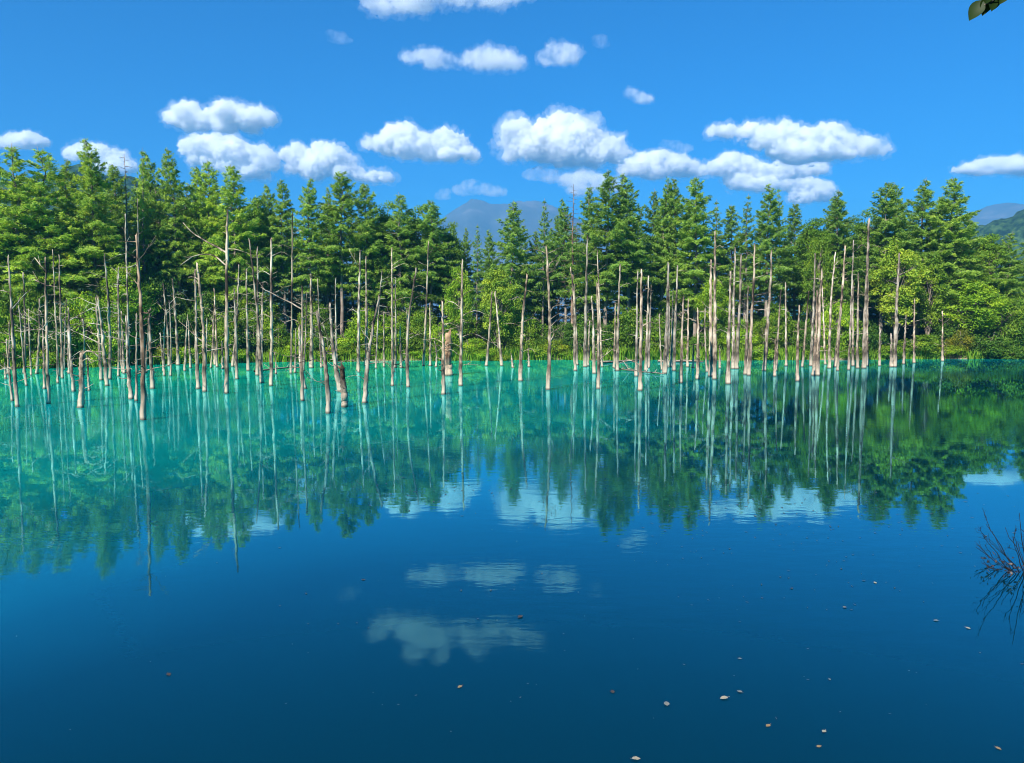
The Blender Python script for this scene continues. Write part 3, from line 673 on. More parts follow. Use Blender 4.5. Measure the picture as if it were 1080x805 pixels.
OWN = {   # full labels of the landmark trunks
 'tall pole by the left edge': 'tall bare pole slanting left in the water, tallest by the left edge',
 'stump with a bent broken top': 'short dead stump whose broken top bends over to the right',
 'dark trunk nearest the camera': 'tall dark dead trunk rooted nearest the camera, with a short thick limb',
 'trunk with two curved limbs': 'tall straight dead trunk with two long bare limbs curving left',
 'thin pole with wispy twigs': 'very tall thin bare pole with wispy twigs on both sides',
 'left-leaning clump trunk': 'peeling dead trunk leaning left at the front of the crossing clump',
 'dark rotten stump': 'short dark rotten stump at the foot of the crossing clump',
 'right-leaning clump trunk': 'pale dead trunk leaning right out of the crossing clump',
 'curved trunk': 'slender dead trunk curving to the right as it rises',
 'fat rotten stump': 'fat brown rotten stump, the thickest in the water',
 'comb-twigged trunk': 'dead trunk with many level bare twigs on both sides',
 'trunk leaning beside the birch': 'smooth dead trunk leaning right beside the pale yellow-green birch',
 'trunk with arching limbs': 'forked-topped dead trunk with several bare limbs arching to the right',
 'tight cluster of poles': 'thickest trunk of a tight cluster of straight dead poles',
 'broad grey snag': 'broad grey dead snag standing apart with a blunt top',
 'paired straight trunks': 'taller of two straight dead trunks standing side by side like a pair',
 'trunk with ladder twigs': 'dead trunk with a ladder of short bare twigs on its right side',
 'highest pole on the right': 'tall bare pole, highest of the dead trunks in the right half',
 'snag before the broadleaf tree': 'long dead snag with one big limb, before the pale broadleaf tree',
}
def dead_trees():
    marks = [(d[0], d[6]) for d in DEAD if d[6]]
    rest = [d for d in DEAD if not d[6]]
    words = []
    for d in rest:
        h = d[1] - d[3]
        hw = 'stubby' if h < 30 else 'short' if h < 65 else 'mid-height' if h < 100 else 'tall'
        tw = 'thin' if d[4] < 3.3 else 'slim' if d[4] < 4.3 else 'stout'
        ln = (d[2] - d[0]) / max(h, 1)
        lw = 'tilting left' if ln < -.06 else 'tilting right' if ln > .06 else 'upright'
        words.append((d[0], '%s %s %s dead trunk' % (hw, tw, lw)))
    labs = iter(rel_labels(words, marks))
    for i, (bx, by, tx, ty, w, bend, mark) in enumerate(DEAD):
        rng = random.Random(500 + i)
        b = on_z(bx, by)
        sy = float(shore_y(b.x)) + 1.2
        if b.y > sy: b = at_y(bx, by, sy + rng.uniform(-.3, .6))
        zb = min(0.0, gz(b.x, b.y)) if gz(b.x, b.y) < 0 else gz(b.x, b.y)
        b.z = min(b.z, max(zb, 0.0)) if b.y < sy else gz(b.x, b.y)
        dy = rng.uniform(-.05, .05) * abs(by - ty) / F_PX * b.y
        t = at_y(tx, ty, b.y + dy)
        k = b.y / F_PX
        r0 = w * k * .5 * .98
        root = empty('dead_tree', (b.x, b.y, 0.0))
        n = 22
        axis = t - b
        foot = b - axis.normalized() * (1.6 / max(.3, axis.normalized().z))
        pts, rad = [foot], [r0 * 1.15]
        sgn = rng.choice((-1, 1)) if bend < .5 else (-1 if tx < bx else 1)
        for q in range(n + 1):
            s = q / n
            p = b + axis * s
            amp = bend * w * k * .9
            p.x += -sgn * amp * math.sin(s * math.pi) * (1 if bend > .35 else .5) + rng.uniform(-.18, .18) * r0 * (0 < q < n)
            p.y += rng.uniform(-.3, .3) * r0 * (q > 0)
            flare = 1 + .12 * max(0, .07 - s) / .07
            pts.append(p); rad.append(r0 * flare * max(.32, 1 - .62 * s ** .9) * rng.uniform(.84, 1.14))
        stump = (by - ty) < 60 and w > 5
        if stump: rad = [r0 * (1.2 - .35 * (q / n)) * rng.uniform(.88, 1.12) for q in range(n + 2)]
        mb = MB()
        o = Vector((b.x, b.y, 0))
        mb.tube([p - o for p in pts], rad, 9, jag=(.9 if stump else .5) * r0 * 2.2, rng=rng, flute=.10)
        # snapped-off branch stubs belong to the trunk
        for _ in range(rng.randint(6, 20) if (by - ty) > 50 else rng.randint(1, 4)):
            s = rng.uniform(.25, .97); f = 1 + s * n; ii = min(int(f), n); p = pts[ii].lerp(pts[ii + 1], f - ii)
            a = rng.random() * 6.28; l = rng.uniform(.10, .42) * (1 if rng.random() < .8 else 2.2)
            dv = Vector((math.cos(a), math.sin(a), rng.uniform(-.25, .6)))
            mb.tube([p - o, p - o + dv * l * .6, p - o + dv * l + Vector((0, 0, rng.uniform(-.08, .08)))], [max(.016, rad[ii] * .30), .014, .008], 4, rng=rng)
        tr = link('trunk', mb.mesh('dead_trunk', M_DEAD), parent=root)
        g = rng.uniform(.62, 1.12)
        warm = rng.uniform(-.04, .08)
        c = (g * (1 + warm), g, g * (1 - warm), 1)
        if mark in ('dark trunk nearest the camera',): c = (.62, .52, .45, 1)
        if mark in ('dark rotten stump',): c = (.34, .27, .22, 1)
        if mark == 'fat rotten stump': c = (.80, .58, .44, 1)
        tr.color = c
        # long bare limbs
        limbs = LIMBS.get(int(bx), []) if i < 108 or mark else []
        for poly, lw in limbs:
            P = []
            # start on the trunk axis
            s0 = min(1, max(0, (by - poly[0][1]) / max(1, by - ty)))
            f = 1 + s0 * n; ii = min(int(f), n); st = pts[ii].lerp(pts[ii + 1], f - ii)
            yoff = rng.uniform(-.6, .9)
            P.append(st)
            for q, (ax, ay) in enumerate(poly[1:]):
                P.append(at_y(ax, ay, st.y + yoff * (q + 1) / len(poly)))
            # smooth resample
            Q = []
            for q in range(len(P) - 1):
                p0 = P[max(q - 1, 0)]; p1 = P[q]; p2 = P[q + 1]; p3 = P[min(q + 2, len(P) - 1)]
                for u in (0, .33, .66):
                    Q.append(.5 * ((2 * p1) + (p2 - p0) * u + (2 * p0 - 5 * p1 + 4 * p2 - p3) * u * u + (3 * p1 - p0 - 3 * p2 + p3) * u ** 3) + Vector((rng.uniform(-1, 1), 0, rng.uniform(-1, 1))) * .02)
            Q.append(P[-1])
            lr = max(.014, lw * k * .5)
            bb = MB()
            bb.tube([p - o for p in Q], [max(.008, lr * (1 - .72 * q / (len(Q) - 1))) for q in range(len(Q))], 5, rng=rng)
            for _ in range(rng.randint(1, 3)):       # side twiglets
                q = rng.randint(len(Q) // 3, len(Q) - 2); p = Q[q] - o
                dv = (Q[q + 1] - Q[q]).normalized() + Vector((rng.uniform(-.6, .6), rng.uniform(-.6, .6), rng.uniform(-.5, .8)))
                l = rng.uniform(.25, .6)
                bb.tube([p, p + dv * l * .5, p + dv * l + Vector((0, 0, .05))], [.010, .008, .005], 3, rng=rng)
            br = link('branch', bb.mesh('dead_branch', M_DEAD), parent=root)
            br.color = c
        # thin bare boughs left on the branchier trunks
        nb = 0 if limbs or (by - ty) < 70 else rng.choice((1, 2, 3, 4)) if bx < 480 else rng.choice((0, 0, 1, 2))
        for _ in range(nb):
            s = rng.uniform(.2, .92); f = 1 + s * n; ii = min(int(f), n); p = pts[ii].lerp(pts[ii + 1], f - ii) - o
            dv = Vector((rng.choice((-1, 1)) * rng.uniform(.5, 1), rng.uniform(-.5, .5), rng.uniform(-.25, .55))); l = rng.uniform(.7, 2.1)
            q = [p, p + dv * l * .35 + Vector((0, 0, .06)), p + dv * l * .7 + Vector((0, 0, rng.uniform(-.02, .2))), p + dv * l + Vector((0, 0, rng.uniform(-.3, .25)))]
            bb = MB(); bb.tube(q, [.028, .021, .015, .008], 4, rng=rng)
            if rng.random() < .6: bb.tube([q[1], q[1] + (q[2] - q[1]) * .8 + Vector((rng.uniform(-.2, .2), .1, rng.uniform(.15, .45)))], [.013, .006], 3, rng=rng)
            br = link('branch', bb.mesh('dead_branch', M_DEAD), parent=root); br.color = c
        tag(root, OWN[mark] if mark else next(labs), 'dead tree', 'bare dead trunks standing in the pond')
dead_trees()

# ------------------------------------------------------------------ living larches
LV = [larch_meshes(101, cb=.30, Rm=2.9), larch_meshes(102, cb=.36, Rm=2.5), larch_meshes(103, cb=.27, Rm=3.2, nb=115), larch_meshes(104, cb=.42, Rm=2.3, nb=95),
      larch_meshes(105, cb=.33, Rm=2.1, nb=80, sparse=.8, pw=.9), larch_meshes(106, cb=.30, Rm=2.7, nb=100, pw=.65), larch_meshes(107, cb=.45, Rm=2.6, nb=90, pw=.6),
      larch_meshes(108, cb=.28, Rm=3.0, nb=85, pw=.75, sparse=.9), larch_meshes(109, cb=.38, Rm=2.4, nb=105, pw=.85)]
DEEP = [larch_meshes(111, cb=.12, Rm=2.5, nb=100, pw=.6, sparse=.8), larch_meshes(112, cb=.10, Rm=2.7, nb=95, pw=.7, sparse=.8)]
def place_tree(name, meshes, x, y, h, href, rz, sx, tint, group, cat, label=None):
    root = empty(name, (x, y, gz(x, y) - .1), rz, (sx, sx, h / href))
    t = link('trunk', meshes[0], parent=root)
    c = link('crown', meshes[1], parent=root); c.color = (*tint, 1)
    tag(root, label, cat, group)
    return root
# tip px x, tip px y, extra distance behind the shoreline, crown width factor, variant, warmth
LARCH = [
 (-46, 160, 6, 1.2, 2, 1), (-16, 150, 5, 1.2, 0, 1), (16, 152, 4.5, 1.25, 2, 1), (45, 154, 5, 1.25, 0, 1), (70, 168, 9, 1.0, 1, .9), (96, 145, 5, 1.05, 1, 1), (121, 172, 9, .9, 5, .8), (146, 156, 7, .62, 4, .8), (160, 160, 9, .85, 1, .8),
 (188, 156, 6, .95, 1, .8), (205, 176, 10, .9, 5, .9), (219, 168, 6, 1.05, 0, 1), (245, 174, 5.5, 1.1, 2, 1), (270, 192, 9, .9, 9, .8), (284, 194, 6.5, .9, 1, .7), (298, 190, 6, .9, 3, .7), (325, 188, 5, 1.0, 1, .75), (342, 198, 9, .85, 3, .6), (358, 182, 6, 1.05, 6, .75),
 (386, 193, 6, 1.15, 5, .75), (405, 202, 9, .95, 9, .6), (420, 203, 6, 1.15, 6, .7), (437, 207, 8, 1.0, 9, .65), (454, 212, 6.5, 1.1, 6, .65), (472, 226, 9, .85, 9, .6), (490, 240, 12, .8, 6, .5), (502, 236, 8, .7, 4, .5),
 (481, 238, 14, .8, 3, .5), (517, 242, 12, .8, 1, .5), (537, 211, 8, 1.05, 0, .6), (552, 236, 13, .8, 3, .45), (563, 242, 10, .8, 1, .5), (582, 240, 14, .8, 6, .5), (572.5, 209, 8, .75, 4, .5), (590, 226, 12, .85, 3, .5), (598, 209, 9, .9, 1, .5), (622, 196, 8, .9, 1, .6), (640, 178, 6, 1.15, 0, .65), (666, 182, 6, 1.15, 1, .6), (683, 200, 11, .9, 3, .5), (699, 188, 8, .95, 3, .6),
 (716, 186, 7, .9, 1, .65), (736, 186, 6, 1.15, 2, .75), (758, 210, 9, .85, 4, .6), (774, 216, 12, .9, 5, .5), (788, 205, 8, .85, 4, .55), (811, 193, 6.5, 1.0, 1, .6), (826, 196, 7, .65, 4, .6), (842, 214, 11, .9, 5, .5), (860, 216, 7, 1.0, 9, .6), (878, 212, 10, 1.0, 5, .5), (888, 199, 7, 1.1, 0, .55),
 (910, 213, 10, .95, 9, .5), (934, 192, 7, 1.15, 5, .65), (950, 193, 8, 1.05, 2, .6), (973, 187, 7, 1.1, 0, .7), (990, 204, 11, .95, 5, .55), (1007, 187, 5.5, 1.2, 2, .85), (1028, 222, 8, 1.0, 0, .7), (1046, 234, 7, 1.1, 9, .8), (1066, 244, 6, 1.15, 5, .75), (1092, 236, 6, 1.2, 2, .7), (1122, 224, 7, 1.1, 0, .7),
]
LMARK = [(96, 'tallest spiky larch on the left'), (188, 'larch under the stacked clouds'), (245, 'larch behind the curved-limbed trunk'), (358, 'larch behind the crossing clump'), (454, 'larch bordering the mountain gap'),
         (537, 'larch before the distant mountain'), (640, 'highest larch in mid-row'), (736, 'larch behind the paired trunks'), (811, 'larch under the widest cloud'), (888, 'pointed larch behind the right poles'), (973, 'larch above the broadleaf tree'), (1007, 'big drooping layered larch')]
TALL = [broad_meshes(301, 18, 3.3, .16, 120, 190, .22, 1, .2, .8), broad_meshes(302, 18, 3.0, .22, 110, 190, .22, 1, .18, .9)]
LOWN = {96: 'tallest spiky larch on the left, its tip high against a cloud', 188: 'pointed larch whose tip stands under the two stacked clouds', 245: 'broad bright larch behind the tall dead trunk with curved limbs',
        358: 'high larch behind the crossing clump of leaning dead trunks', 454: 'rounded larch bordering the left side of the mountain gap', 537: 'dark pointed larch standing in front of the distant mountain',
        640: 'highest larch in the middle of the row, under the largest domed cloud', 736: 'broad larch with a feathery top behind the paired straight dead trunks', 811: 'larch with open top under the widest cloud bank',
        888: 'dense pointed larch behind the dead trunks on the right', 973: 'tall sharp larch above the pale broadleaf tree on the right', 1007: 'big larch with drooping layered branches near the right edge'}
_v = random.Random(5); LARCH = [l if l[4] in (4, 9) or l[0] in LOWN or _v.random() < .6 else l[:4] + (_v.choice((7, 8)),) + l[5:] for l in LARCH]
def larches():
    rest = [l for l in LARCH if l[0] not in LOWN]
    wd = []
    for l in rest:
        wd.append((l[0], ('narrow ' if l[3] < .8 else 'broad ' if l[3] > 1.12 else '') + ('sparse' if l[4] == 4 else 'dense' if l[4] in (5, 6) else 'round-crowned' if l[4] == 9 else 'feathery') + (' bright' if l[5] > .85 else ' dark' if l[5] < .55 else '') + (' green broadleaf tree' if l[4] == 9 else ' green larch')))
    labs = iter(rel_labels(wd, LMARK))
    rng = random.Random(77)
    for i, (px, py, ex, wf, v, warm) in enumerate(LARCH):
        x0 = at_y(px, 380, 66).x
        Y = float(shore_y(x0)) + ex + 1.0
        p = at_y(px, py, Y)
        h = p.z - gz(p.x, Y) + .1
        g = rng.uniform(.9, 1.12)
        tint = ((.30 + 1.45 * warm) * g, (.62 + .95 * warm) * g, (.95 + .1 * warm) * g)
        if v == 9:
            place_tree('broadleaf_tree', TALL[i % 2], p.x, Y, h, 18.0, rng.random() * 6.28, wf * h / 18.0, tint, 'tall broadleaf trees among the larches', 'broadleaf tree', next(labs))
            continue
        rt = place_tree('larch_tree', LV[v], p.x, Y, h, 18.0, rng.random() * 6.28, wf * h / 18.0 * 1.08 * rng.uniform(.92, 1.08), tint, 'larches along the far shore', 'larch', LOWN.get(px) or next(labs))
        rt.rotation_euler = (R(rng.gauss(0, 1.0)), R(rng.gauss(0, 1.0)), rt.rotation_euler.z)
    # deep rows: only dim glimpses between the front trees
    for i in range(46):
        px = -60 + i * 25.5 + rng.uniform(-7, 7)
        x0 = at_y(px, 380, 80).x
        Y = float(shore_y(x0)) + rng.choice((15, 18, 22)) + rng.uniform(-1, 1)
        lim = np.interp(px, [l[0] for l in sorted(LARCH)], [l[1] for l in sorted(LARCH)]) + (26 if not 470 < px < 600 else 40)
        p = at_y(px, lim + rng.uniform(0, 12), Y)
        h = p.z - gz(p.x, Y)
        place_tree('larch_tree', DEEP[i % 2], p.x, Y, h, 18.0, rng.random() * 6.28, rng.uniform(1.0, 1.25), (.85, .95, .9), 'larches deep in the wood', 'larch', 'dim larch deep in the wood behind the front row of larches')
larches()

# dead conifers still standing on the shore among the larches
def bare_conifer(px, ptop, ex, label, seed, rbase=.22, spread=1.0):
    rng = random.Random(seed)
    Y = float(shore_y(at_y(px, 380, 66).x)) + ex
    p = at_y(px, ptop, Y); g = gz(p.x, Y); H = p.z - g
    root = empty('dead_conifer', (p.x, Y, g))
    mb = MB(); n = 12
    mb.tube([Vector((rng.uniform(-.04, .04), rng.uniform(-.04, .04), H * q / n - .2 * (q == 0))) for q in range(n + 1)], [max(.02, rbase * (1 - q / n) ** .8) for q in range(n + 1)], 8, rng=rng)
    t = link('trunk', mb.mesh('dead_trunk', M_DEAD), parent=root); t.color = (.62, .52, .48, 1)
    for k in range(60):
        s = .34 + .65 * k / 60; a = k * 2.4 + rng.random(); L = spread * (1.9 * (1 - s) ** .7 + .15) * rng.uniform(.6, 1.2)
        d = Vector((math.cos(a), math.sin(a), 0)); p0 = Vector((0, 0, H * s))
        bb = MB()
        P = [p0, p0 + d * L * .5 + Vector((0, 0, L * .08)), p0 + d * L + Vector((0, 0, L * rng.uniform(-.1, .3)))]
        bb.tube(P, [.022, .014, .006], 4, rng=rng)
        for m in range(5):
            u = rng.uniform(.3, 1); q = P[0].lerp(P[2], u); e = Vector((-d.y, d.x, 0)) * rng.choice((-1, 1)) * .7 + d * .6 + Vector((0, 0, rng.uniform(-.3, .4)))
            bb.tube([q, q + e * L * .22, q + e * L * .4], [.010, .007, .005], 3, rng=rng)
        b = link('branch', bb.mesh('dead_branch', M_DEAD), parent=root); b.color = (.62, .50, .46, 1)
    tag(root, label, 'dead conifer')
bare_conifer(604.5, 194, 6.5, 'leafless brown conifer rising among the larches above the mountain gap', 5, .19)
bare_conifer(131, 162, 7.0, 'leafless reddish conifer among the left larches, its fine tip against the cloud', 6, .16, 1.2)

# ------------------------------------------------------------------ broadleaf trees and bushes on the far shore
BT = [broad_meshes(201, 7.5, 1.9, .12, 70, 140, .17, 1, .11), broad_meshes(202, 8.0, 2.2, .2, 75, 140, .17, 1, .12), broad_meshes(203, 9.0, 1.8, .15, 70, 140, .17, 1, .1)]
SH = [broad_meshes(211, 2.6, 1.7, .0, 42, 130, .15, 5, .04, .6), broad_meshes(212, 3.4, 1.9, .0, 48, 130, .16, 5, .05, .7), broad_meshes(213, 1.6, 1.5, .0, 34, 120, .13, 6, .03, .5), broad_meshes(214, 4.2, 2.3, .05, 60, 130, .17, 4, .06, .7)]
# px x, px y of the top, px width, distance behind the shoreline, mesh kind, tint, label
YG = (2.2, 1.85, 1.0); BR = (1.5, 1.3, .9); MD = (.85, .9, .9); DK = (.55, .68, .8); PALE = (2.5, 1.8, 1.6); OCH = (2.1, 1.5, .9); BRN = (1.7, .95, .7)
TREES = [
 (525, 268, 46, 2.2, 0, PALE, 'pale yellow-green birch, the brightest tree on the far shore'),
 (484, 272, 38, 2.6, 1, YG, 'pale green birch just left of the brightest birch'),
 (752, 284, 44, 3.0, 1, YG, 'light green broadleaf tree behind the paired straight dead trunks'),
 (948, 240, 58, 2.6, 2, PALE, 'tall pale broadleaf tree with white-edged leaf clumps on the right'),
 (984, 262, 44, 3.2, 2, BR, 'green broadleaf tree just right of the tall pale broadleaf tree'),
 (130, 266, 66, 3.0, 1, YG, 'sunny yellow-green tree behind the dark trunk nearest the camera'),
 (270, 296, 44, 3.0, 0, BR, 'mid-green young tree behind the poles right of the curved-limbed trunk'),
 (423, 292, 30, 3.4, 2, BR, 'slim light-green young tree behind the curved dead trunk'),
 (866, 234, 40, 5.0, 1, BR, 'tall round-crowned tree low under the right larches'),
 (1030, 288, 74, 2.4, 1, YG, 'wide yellow-green tree overhanging the shore near the right edge'),
]
SHRUBS = [
 (-20, 288, 70, 2.5, 3, BR), (22, 292, 60, 2.2, 3, BR), (58, 318, 48, 2.0, 1, MD), (88, 300, 54, 2.8, 3, YG), (118, 312, 44, 1.8, 1, YG), (168, 280, 56, 3.5, 3, DK), (182, 318, 50, 2.2, 1, MD), (214, 300, 52, 3.0, 3, MD), (238, 324, 44, 2.0, 1, BR),
 (262, 336, 46, 1.8, 1, MD), (292, 338, 44, 1.9, 1, BR), (318, 344, 42, 1.8, 0, YG), (344, 340, 40, 2.2, 1, MD), (368, 346, 42, 1.7, 0, YG), (398, 344, 46, 2.2, 1, BR), (432, 350, 44, 1.6, 0, BR), (458, 346, 40, 2.2, 0, MD), (498, 354, 44, 1.6, 0, YG), (556, 344, 46, 1.8, 1, BR),
 (584, 356, 42, 1.5, 0, OCH), (612, 350, 40, 2.2, 0, DK), (640, 340, 42, 2.4, 1, MD), (662, 318, 50, 2.6, 1, BR), (690, 338, 40, 2.2, 0, BR), (716, 352, 46, 1.9, 0, BR), (742, 348, 40, 2.0, 0, MD), (780, 334, 46, 2.2, 1, YG), (822, 316, 42, 2.6, 1, BR), (850, 344, 42, 2.0, 0, MD), (886, 310, 44, 1.8, 3, YG),
 (916, 338, 44, 2.4, 0, DK), (972, 350, 60, 1.3, 0, BR), (1000, 334, 50, 2.6, 1, MD), (1014, 344, 30, 1.2, 0, BRN), (1058, 304, 58, 3.0, 3, BR), (1086, 318, 60, 2.0, 3, MD), (1040, 344, 56, 1.3, 0, MD),
 (278, 318, 40, 2.6, 3, YG), (332, 312, 42, 2.8, 3, BR), (384, 318, 44, 2.7, 3, YG), (412, 330, 40, 2.0, 1, YG), (444, 322, 40, 2.8, 3, BR), (468, 334, 38, 1.8, 1, YG), (548, 322, 42, 2.8, 3, BR), (594, 336, 44, 2.8, 3, MD), (628, 334, 44, 2.6, 3, MD), (678, 328, 46, 2.9, 3, MD), (704, 336, 40, 2.4, 1, MD), (768, 326, 44, 2.8, 3, MD), (808, 330, 40, 2.4, 3, BR), (838, 334, 44, 2.8, 3, MD), (872, 340, 40, 2.0, 1, MD), (904, 332, 44, 2.8, 3, MD), (150, 322, 44, 2.4, 1, YG), (200, 326, 44, 2.4, 1, BR), (10, 330, 50, 1.6, 1, YG), (224, 338, 40, 1.6, 1, YG),
 (48, 366, 40, .7, 2, YG), (106, 362, 36, .8, 2, YG), (172, 364, 36, .9, 2, OCH), (196, 362, 38, .8, 2, YG), (252, 366, 40, .8, 2, YG), (306, 362, 40, .8, 2, YG), (352, 364, 38, .8, 2, OCH), (388, 366, 36, .8, 2, YG), (446, 366, 40, .8, 2, YG), (514, 366, 40, .7, 2, YG), (566, 364, 44, .7, 2, OCH), (598, 368, 30, .6, 2, YG), (712, 366, 36, .9, 2, BR), (800, 362, 40, .8, 2, YG), (834, 364, 40, .8, 2, YG), (868, 362, 36, .8, 2, YG), (900, 364, 40, .7, 2, BR), (936, 362, 44, .8, 2, BR), (1064, 362, 50, .8, 2, MD), (1000, 362, 50, .8, 2, OCH), (528, 372, 26, -.4, 2, OCH),
]
def shrubs():
    rng = random.Random(9)
    def put(name, kindset, hs, px, py, w, ex, mk, tint, label, cat, group):
        x0 = at_y(px, 380, 66).x
        Y = float(shore_y(x0)) + ex + .2
        p = at_y(px, py, Y); h = p.z - gz(p.x, Y)
        rw = w * Y / F_PX * .5
        j = rng.uniform(.92, 1.1)
        place_tree(name, kindset[mk], p.x, Y, max(.5, h), hs[mk][0], rng.random() * 6.28, rw / hs[mk][1], tuple(c * j for c in tint), group, cat, label)
    for px, py, w, ex, mk, tint, lab in TREES:
        put('broadleaf_tree', BT, [(7.5, 1.9), (8, 2.2), (9, 1.8)], px, py, w, ex, mk, tint, lab, 'broadleaf tree', 'broadleaf trees along the far shore')
    marks = [(d[0], d[6]) for d in DEAD if d[6] and d[6] != 'dark rotten stump'] + [(1030, 'wide tree overhanging the shore')]
    cw = {YG: 'yellow-green', BR: 'bright green', MD: 'mid-green', DK: 'dark green', OCH: 'ochre-tinged', BRN: 'brownish'}
    wd = [(s[0], '%s %s' % (cw[s[5]], 'low bush' if s[4] == 2 else 'tall bush' if s[4] == 3 else 'bush')) for s in SHRUBS]
    labs = rel_labels(wd, marks)
    for s, lab in zip(SHRUBS, labs):
        put('bush', SH, [(2.6, 1.7), (3.4, 1.9), (1.6, 1.5), (4.2, 2.3)], s[0], s[1], s[2], s[3], s[4], s[5], lab, 'bush', 'bushes along the far shore')
shrubs()
def understorey():
    rng = random.Random(61)
    for i in range(54):
        px = -70 + i * 22.5 + rng.uniform(-9, 9)
        x0 = at_y(px, 380, 76).x
        Y = float(shore_y(x0)) + rng.choice((7, 10, 14, 19, 25)) + rng.uniform(-1, 1)
        x = at_y(px, 380, Y).x; k = i % 4
        place_tree('bush', SH[k], x, Y, (3.2, 4.2, 2.6, 5.2)[k] * rng.uniform(.8, 1.3), (2.6, 3.4, 1.6, 4.2)[k], rng.random() * 6.28, rng.uniform(1.0, 1.35), (1.15, 1.2, .9), 'bushes deep in the wood', 'bush', 'shaded bush deep in the wood between the larch trunks')
understorey()

# grass and reeds on the bank
def grass():
    r = np.random.default_rng(4)
    n = 26000
    x = r.uniform(-60, 78, n); off = r.gamma(1.6, .75, n) - .35
    y = shore_y(x) + off
    cl = np.array([mnoise.noise(Vector((a * .35, b * .35, 0))) for a, b in zip(x, y)])
    keep = cl + r.normal(0, .25, n) > -.12
    x, y, off, cl = x[keep], y[keep], off[keep], cl[keep]; n = len(x)
    z = np.maximum(ground_z(x, y), -.1)
    h = r.uniform(.35, 1.1, n) * (1 + .5 * cl)
    a = r.uniform(0, 6.28, n); lean = r.uniform(.05, .5, n) * h
    b = np.stack([x, y, z], 1); d = np.stack([np.cos(a), np.sin(a), 0 * a], 1); s = np.stack([-np.sin(a), np.cos(a), 0 * a], 1)
    w = r.uniform(.012, .03, n)[:, None] * 1.8
    m = b + d * (lean * .35)[:, None] + np.stack([0 * h, 0 * h, h * .6], 1); t = b + d * lean[:, None] + np.stack([0 * h, 0 * h, h], 1)
    V = np.stack([b - s * w, b + s * w, m + s * w * .8, t, m - s * w * .8], 1).reshape(-1, 3)
    Q = np.arange(len(V)).reshape(-1, 5)
    o = link('grass', mesh_np('grass', V, Q, M_GRASS, np.repeat(np.clip(r.normal(.5, .2, n), 0, 1), 5)))
    tag(o, 'sunlit yellow-green grass and sedge along the far water line', 'grass', kind='stuff')
grass()

# fallen trunks lying at the far shore
for (ax, ay, bx_, by_, w, lab) in [(632, 383, 676, 379, 3.0, 'pale fallen trunk lying along the shore left of the tight cluster'), (694, 381.5, 742, 380.5, 3, 'fallen log lying on the bank behind the broad grey snag'),
                                   (268, 392, 318, 386, 2.2, 'thin drowned log floating before the tall thin wispy pole'), (648, 389, 700, 394, 1.6, 'thin pale branch floating before the tight cluster of poles')]:
    p0 = on_z(ax, ay, .05); p1 = on_z(bx_, by_, .12)
    p0.y = min(p0.y, float(shore_y(p0.x)) + .6); p1.y = min(p1.y, float(shore_y(p1.x)) + .6)
    for p in (p0, p1): p.z = max(.06, gz(p.x, p.y) + .08)
    k = p0.y / F_PX * w * .5; rg = random.Random(int(ax))
    o = p0.copy(); mb = MB(); pts = [p0.lerp(p1, q / 6) - o + Vector((0, rg.uniform(-.08, .08), rg.uniform(-.03, .05))) for q in range(7)]
    mb.tube(pts, [k * (1 - .07 * q) for q in range(7)], 7, rng=rg, jag=k)
    for q in (2, 3, 4, 5):
        dv = Vector((rg.uniform(-.5, .5), rg.uniform(-.3, .3), rg.uniform(.2, .7)))
        mb.tube([pts[q], pts[q] + dv * .5, pts[q] + dv], [.03, .02, .01], 4, rng=rg)
    ob = link('fallen_log', mb.mesh('fallen_log', M_DEAD)); ob.location = o
    tag(ob, lab, 'log')

# ------------------------------------------------------------------ floating leaves
def leaf_float_mat():
    m, N, L, o = newmat('fallen_leaf')
    oi = N.new('ShaderNodeObjectInfo')
    d = N.new('ShaderNodeBsdfPrincipled'); d.inputs['Roughness'].default_value = .5
    L.new(oi.outputs['Color'], d.inputs['Base Color']); L.new(d.outputs[0], o.inputs[0])
    return m
M_FLOAT = leaf_float_mat()
def leaf_mesh(seed, L):
    rg = random.Random(seed); V = []; F = []
    n = 8
    for i in range(n + 1):
        t = i / n; w = math.sin(t ** .8 * math.pi) * .32 * L * rg.uniform(.85, 1.1) + .001
        z = .006 + .03 * L * math.sin(t * 3 + seed)
        V += [(t * L - L / 2, -w, z + .12 * w * rg.uniform(.3, 1.3)), (t * L - L / 2, 0, z), (t * L - L / 2, w, z + .12 * w * rg.uniform(.3, 1.3))]
    for i in range(n):
        a = i * 3; F += [(a, a + 3, a + 4, a + 1), (a + 1, a + 4, a + 5, a + 2)]
    b = len(V)   # stalk
    V += [(-L / 2, -.002, .008), (-L / 2, .002, .008), (-L * .72, .004, .012), (-L * .72, 0, .012)]; F.append((b, b + 1, b + 2, b + 3))
    return mesh_np('leaf', V, F, M_FLOAT, smooth=True)
LMS = [leaf_mesh(s, .085) for s in range(5)]
CREAM = (.27, .24, .17, 1); TAN = (.22, .14, .06, 1); BROWN = (.05, .03, .018, 1); GREY = (.15, .15, .13, 1)
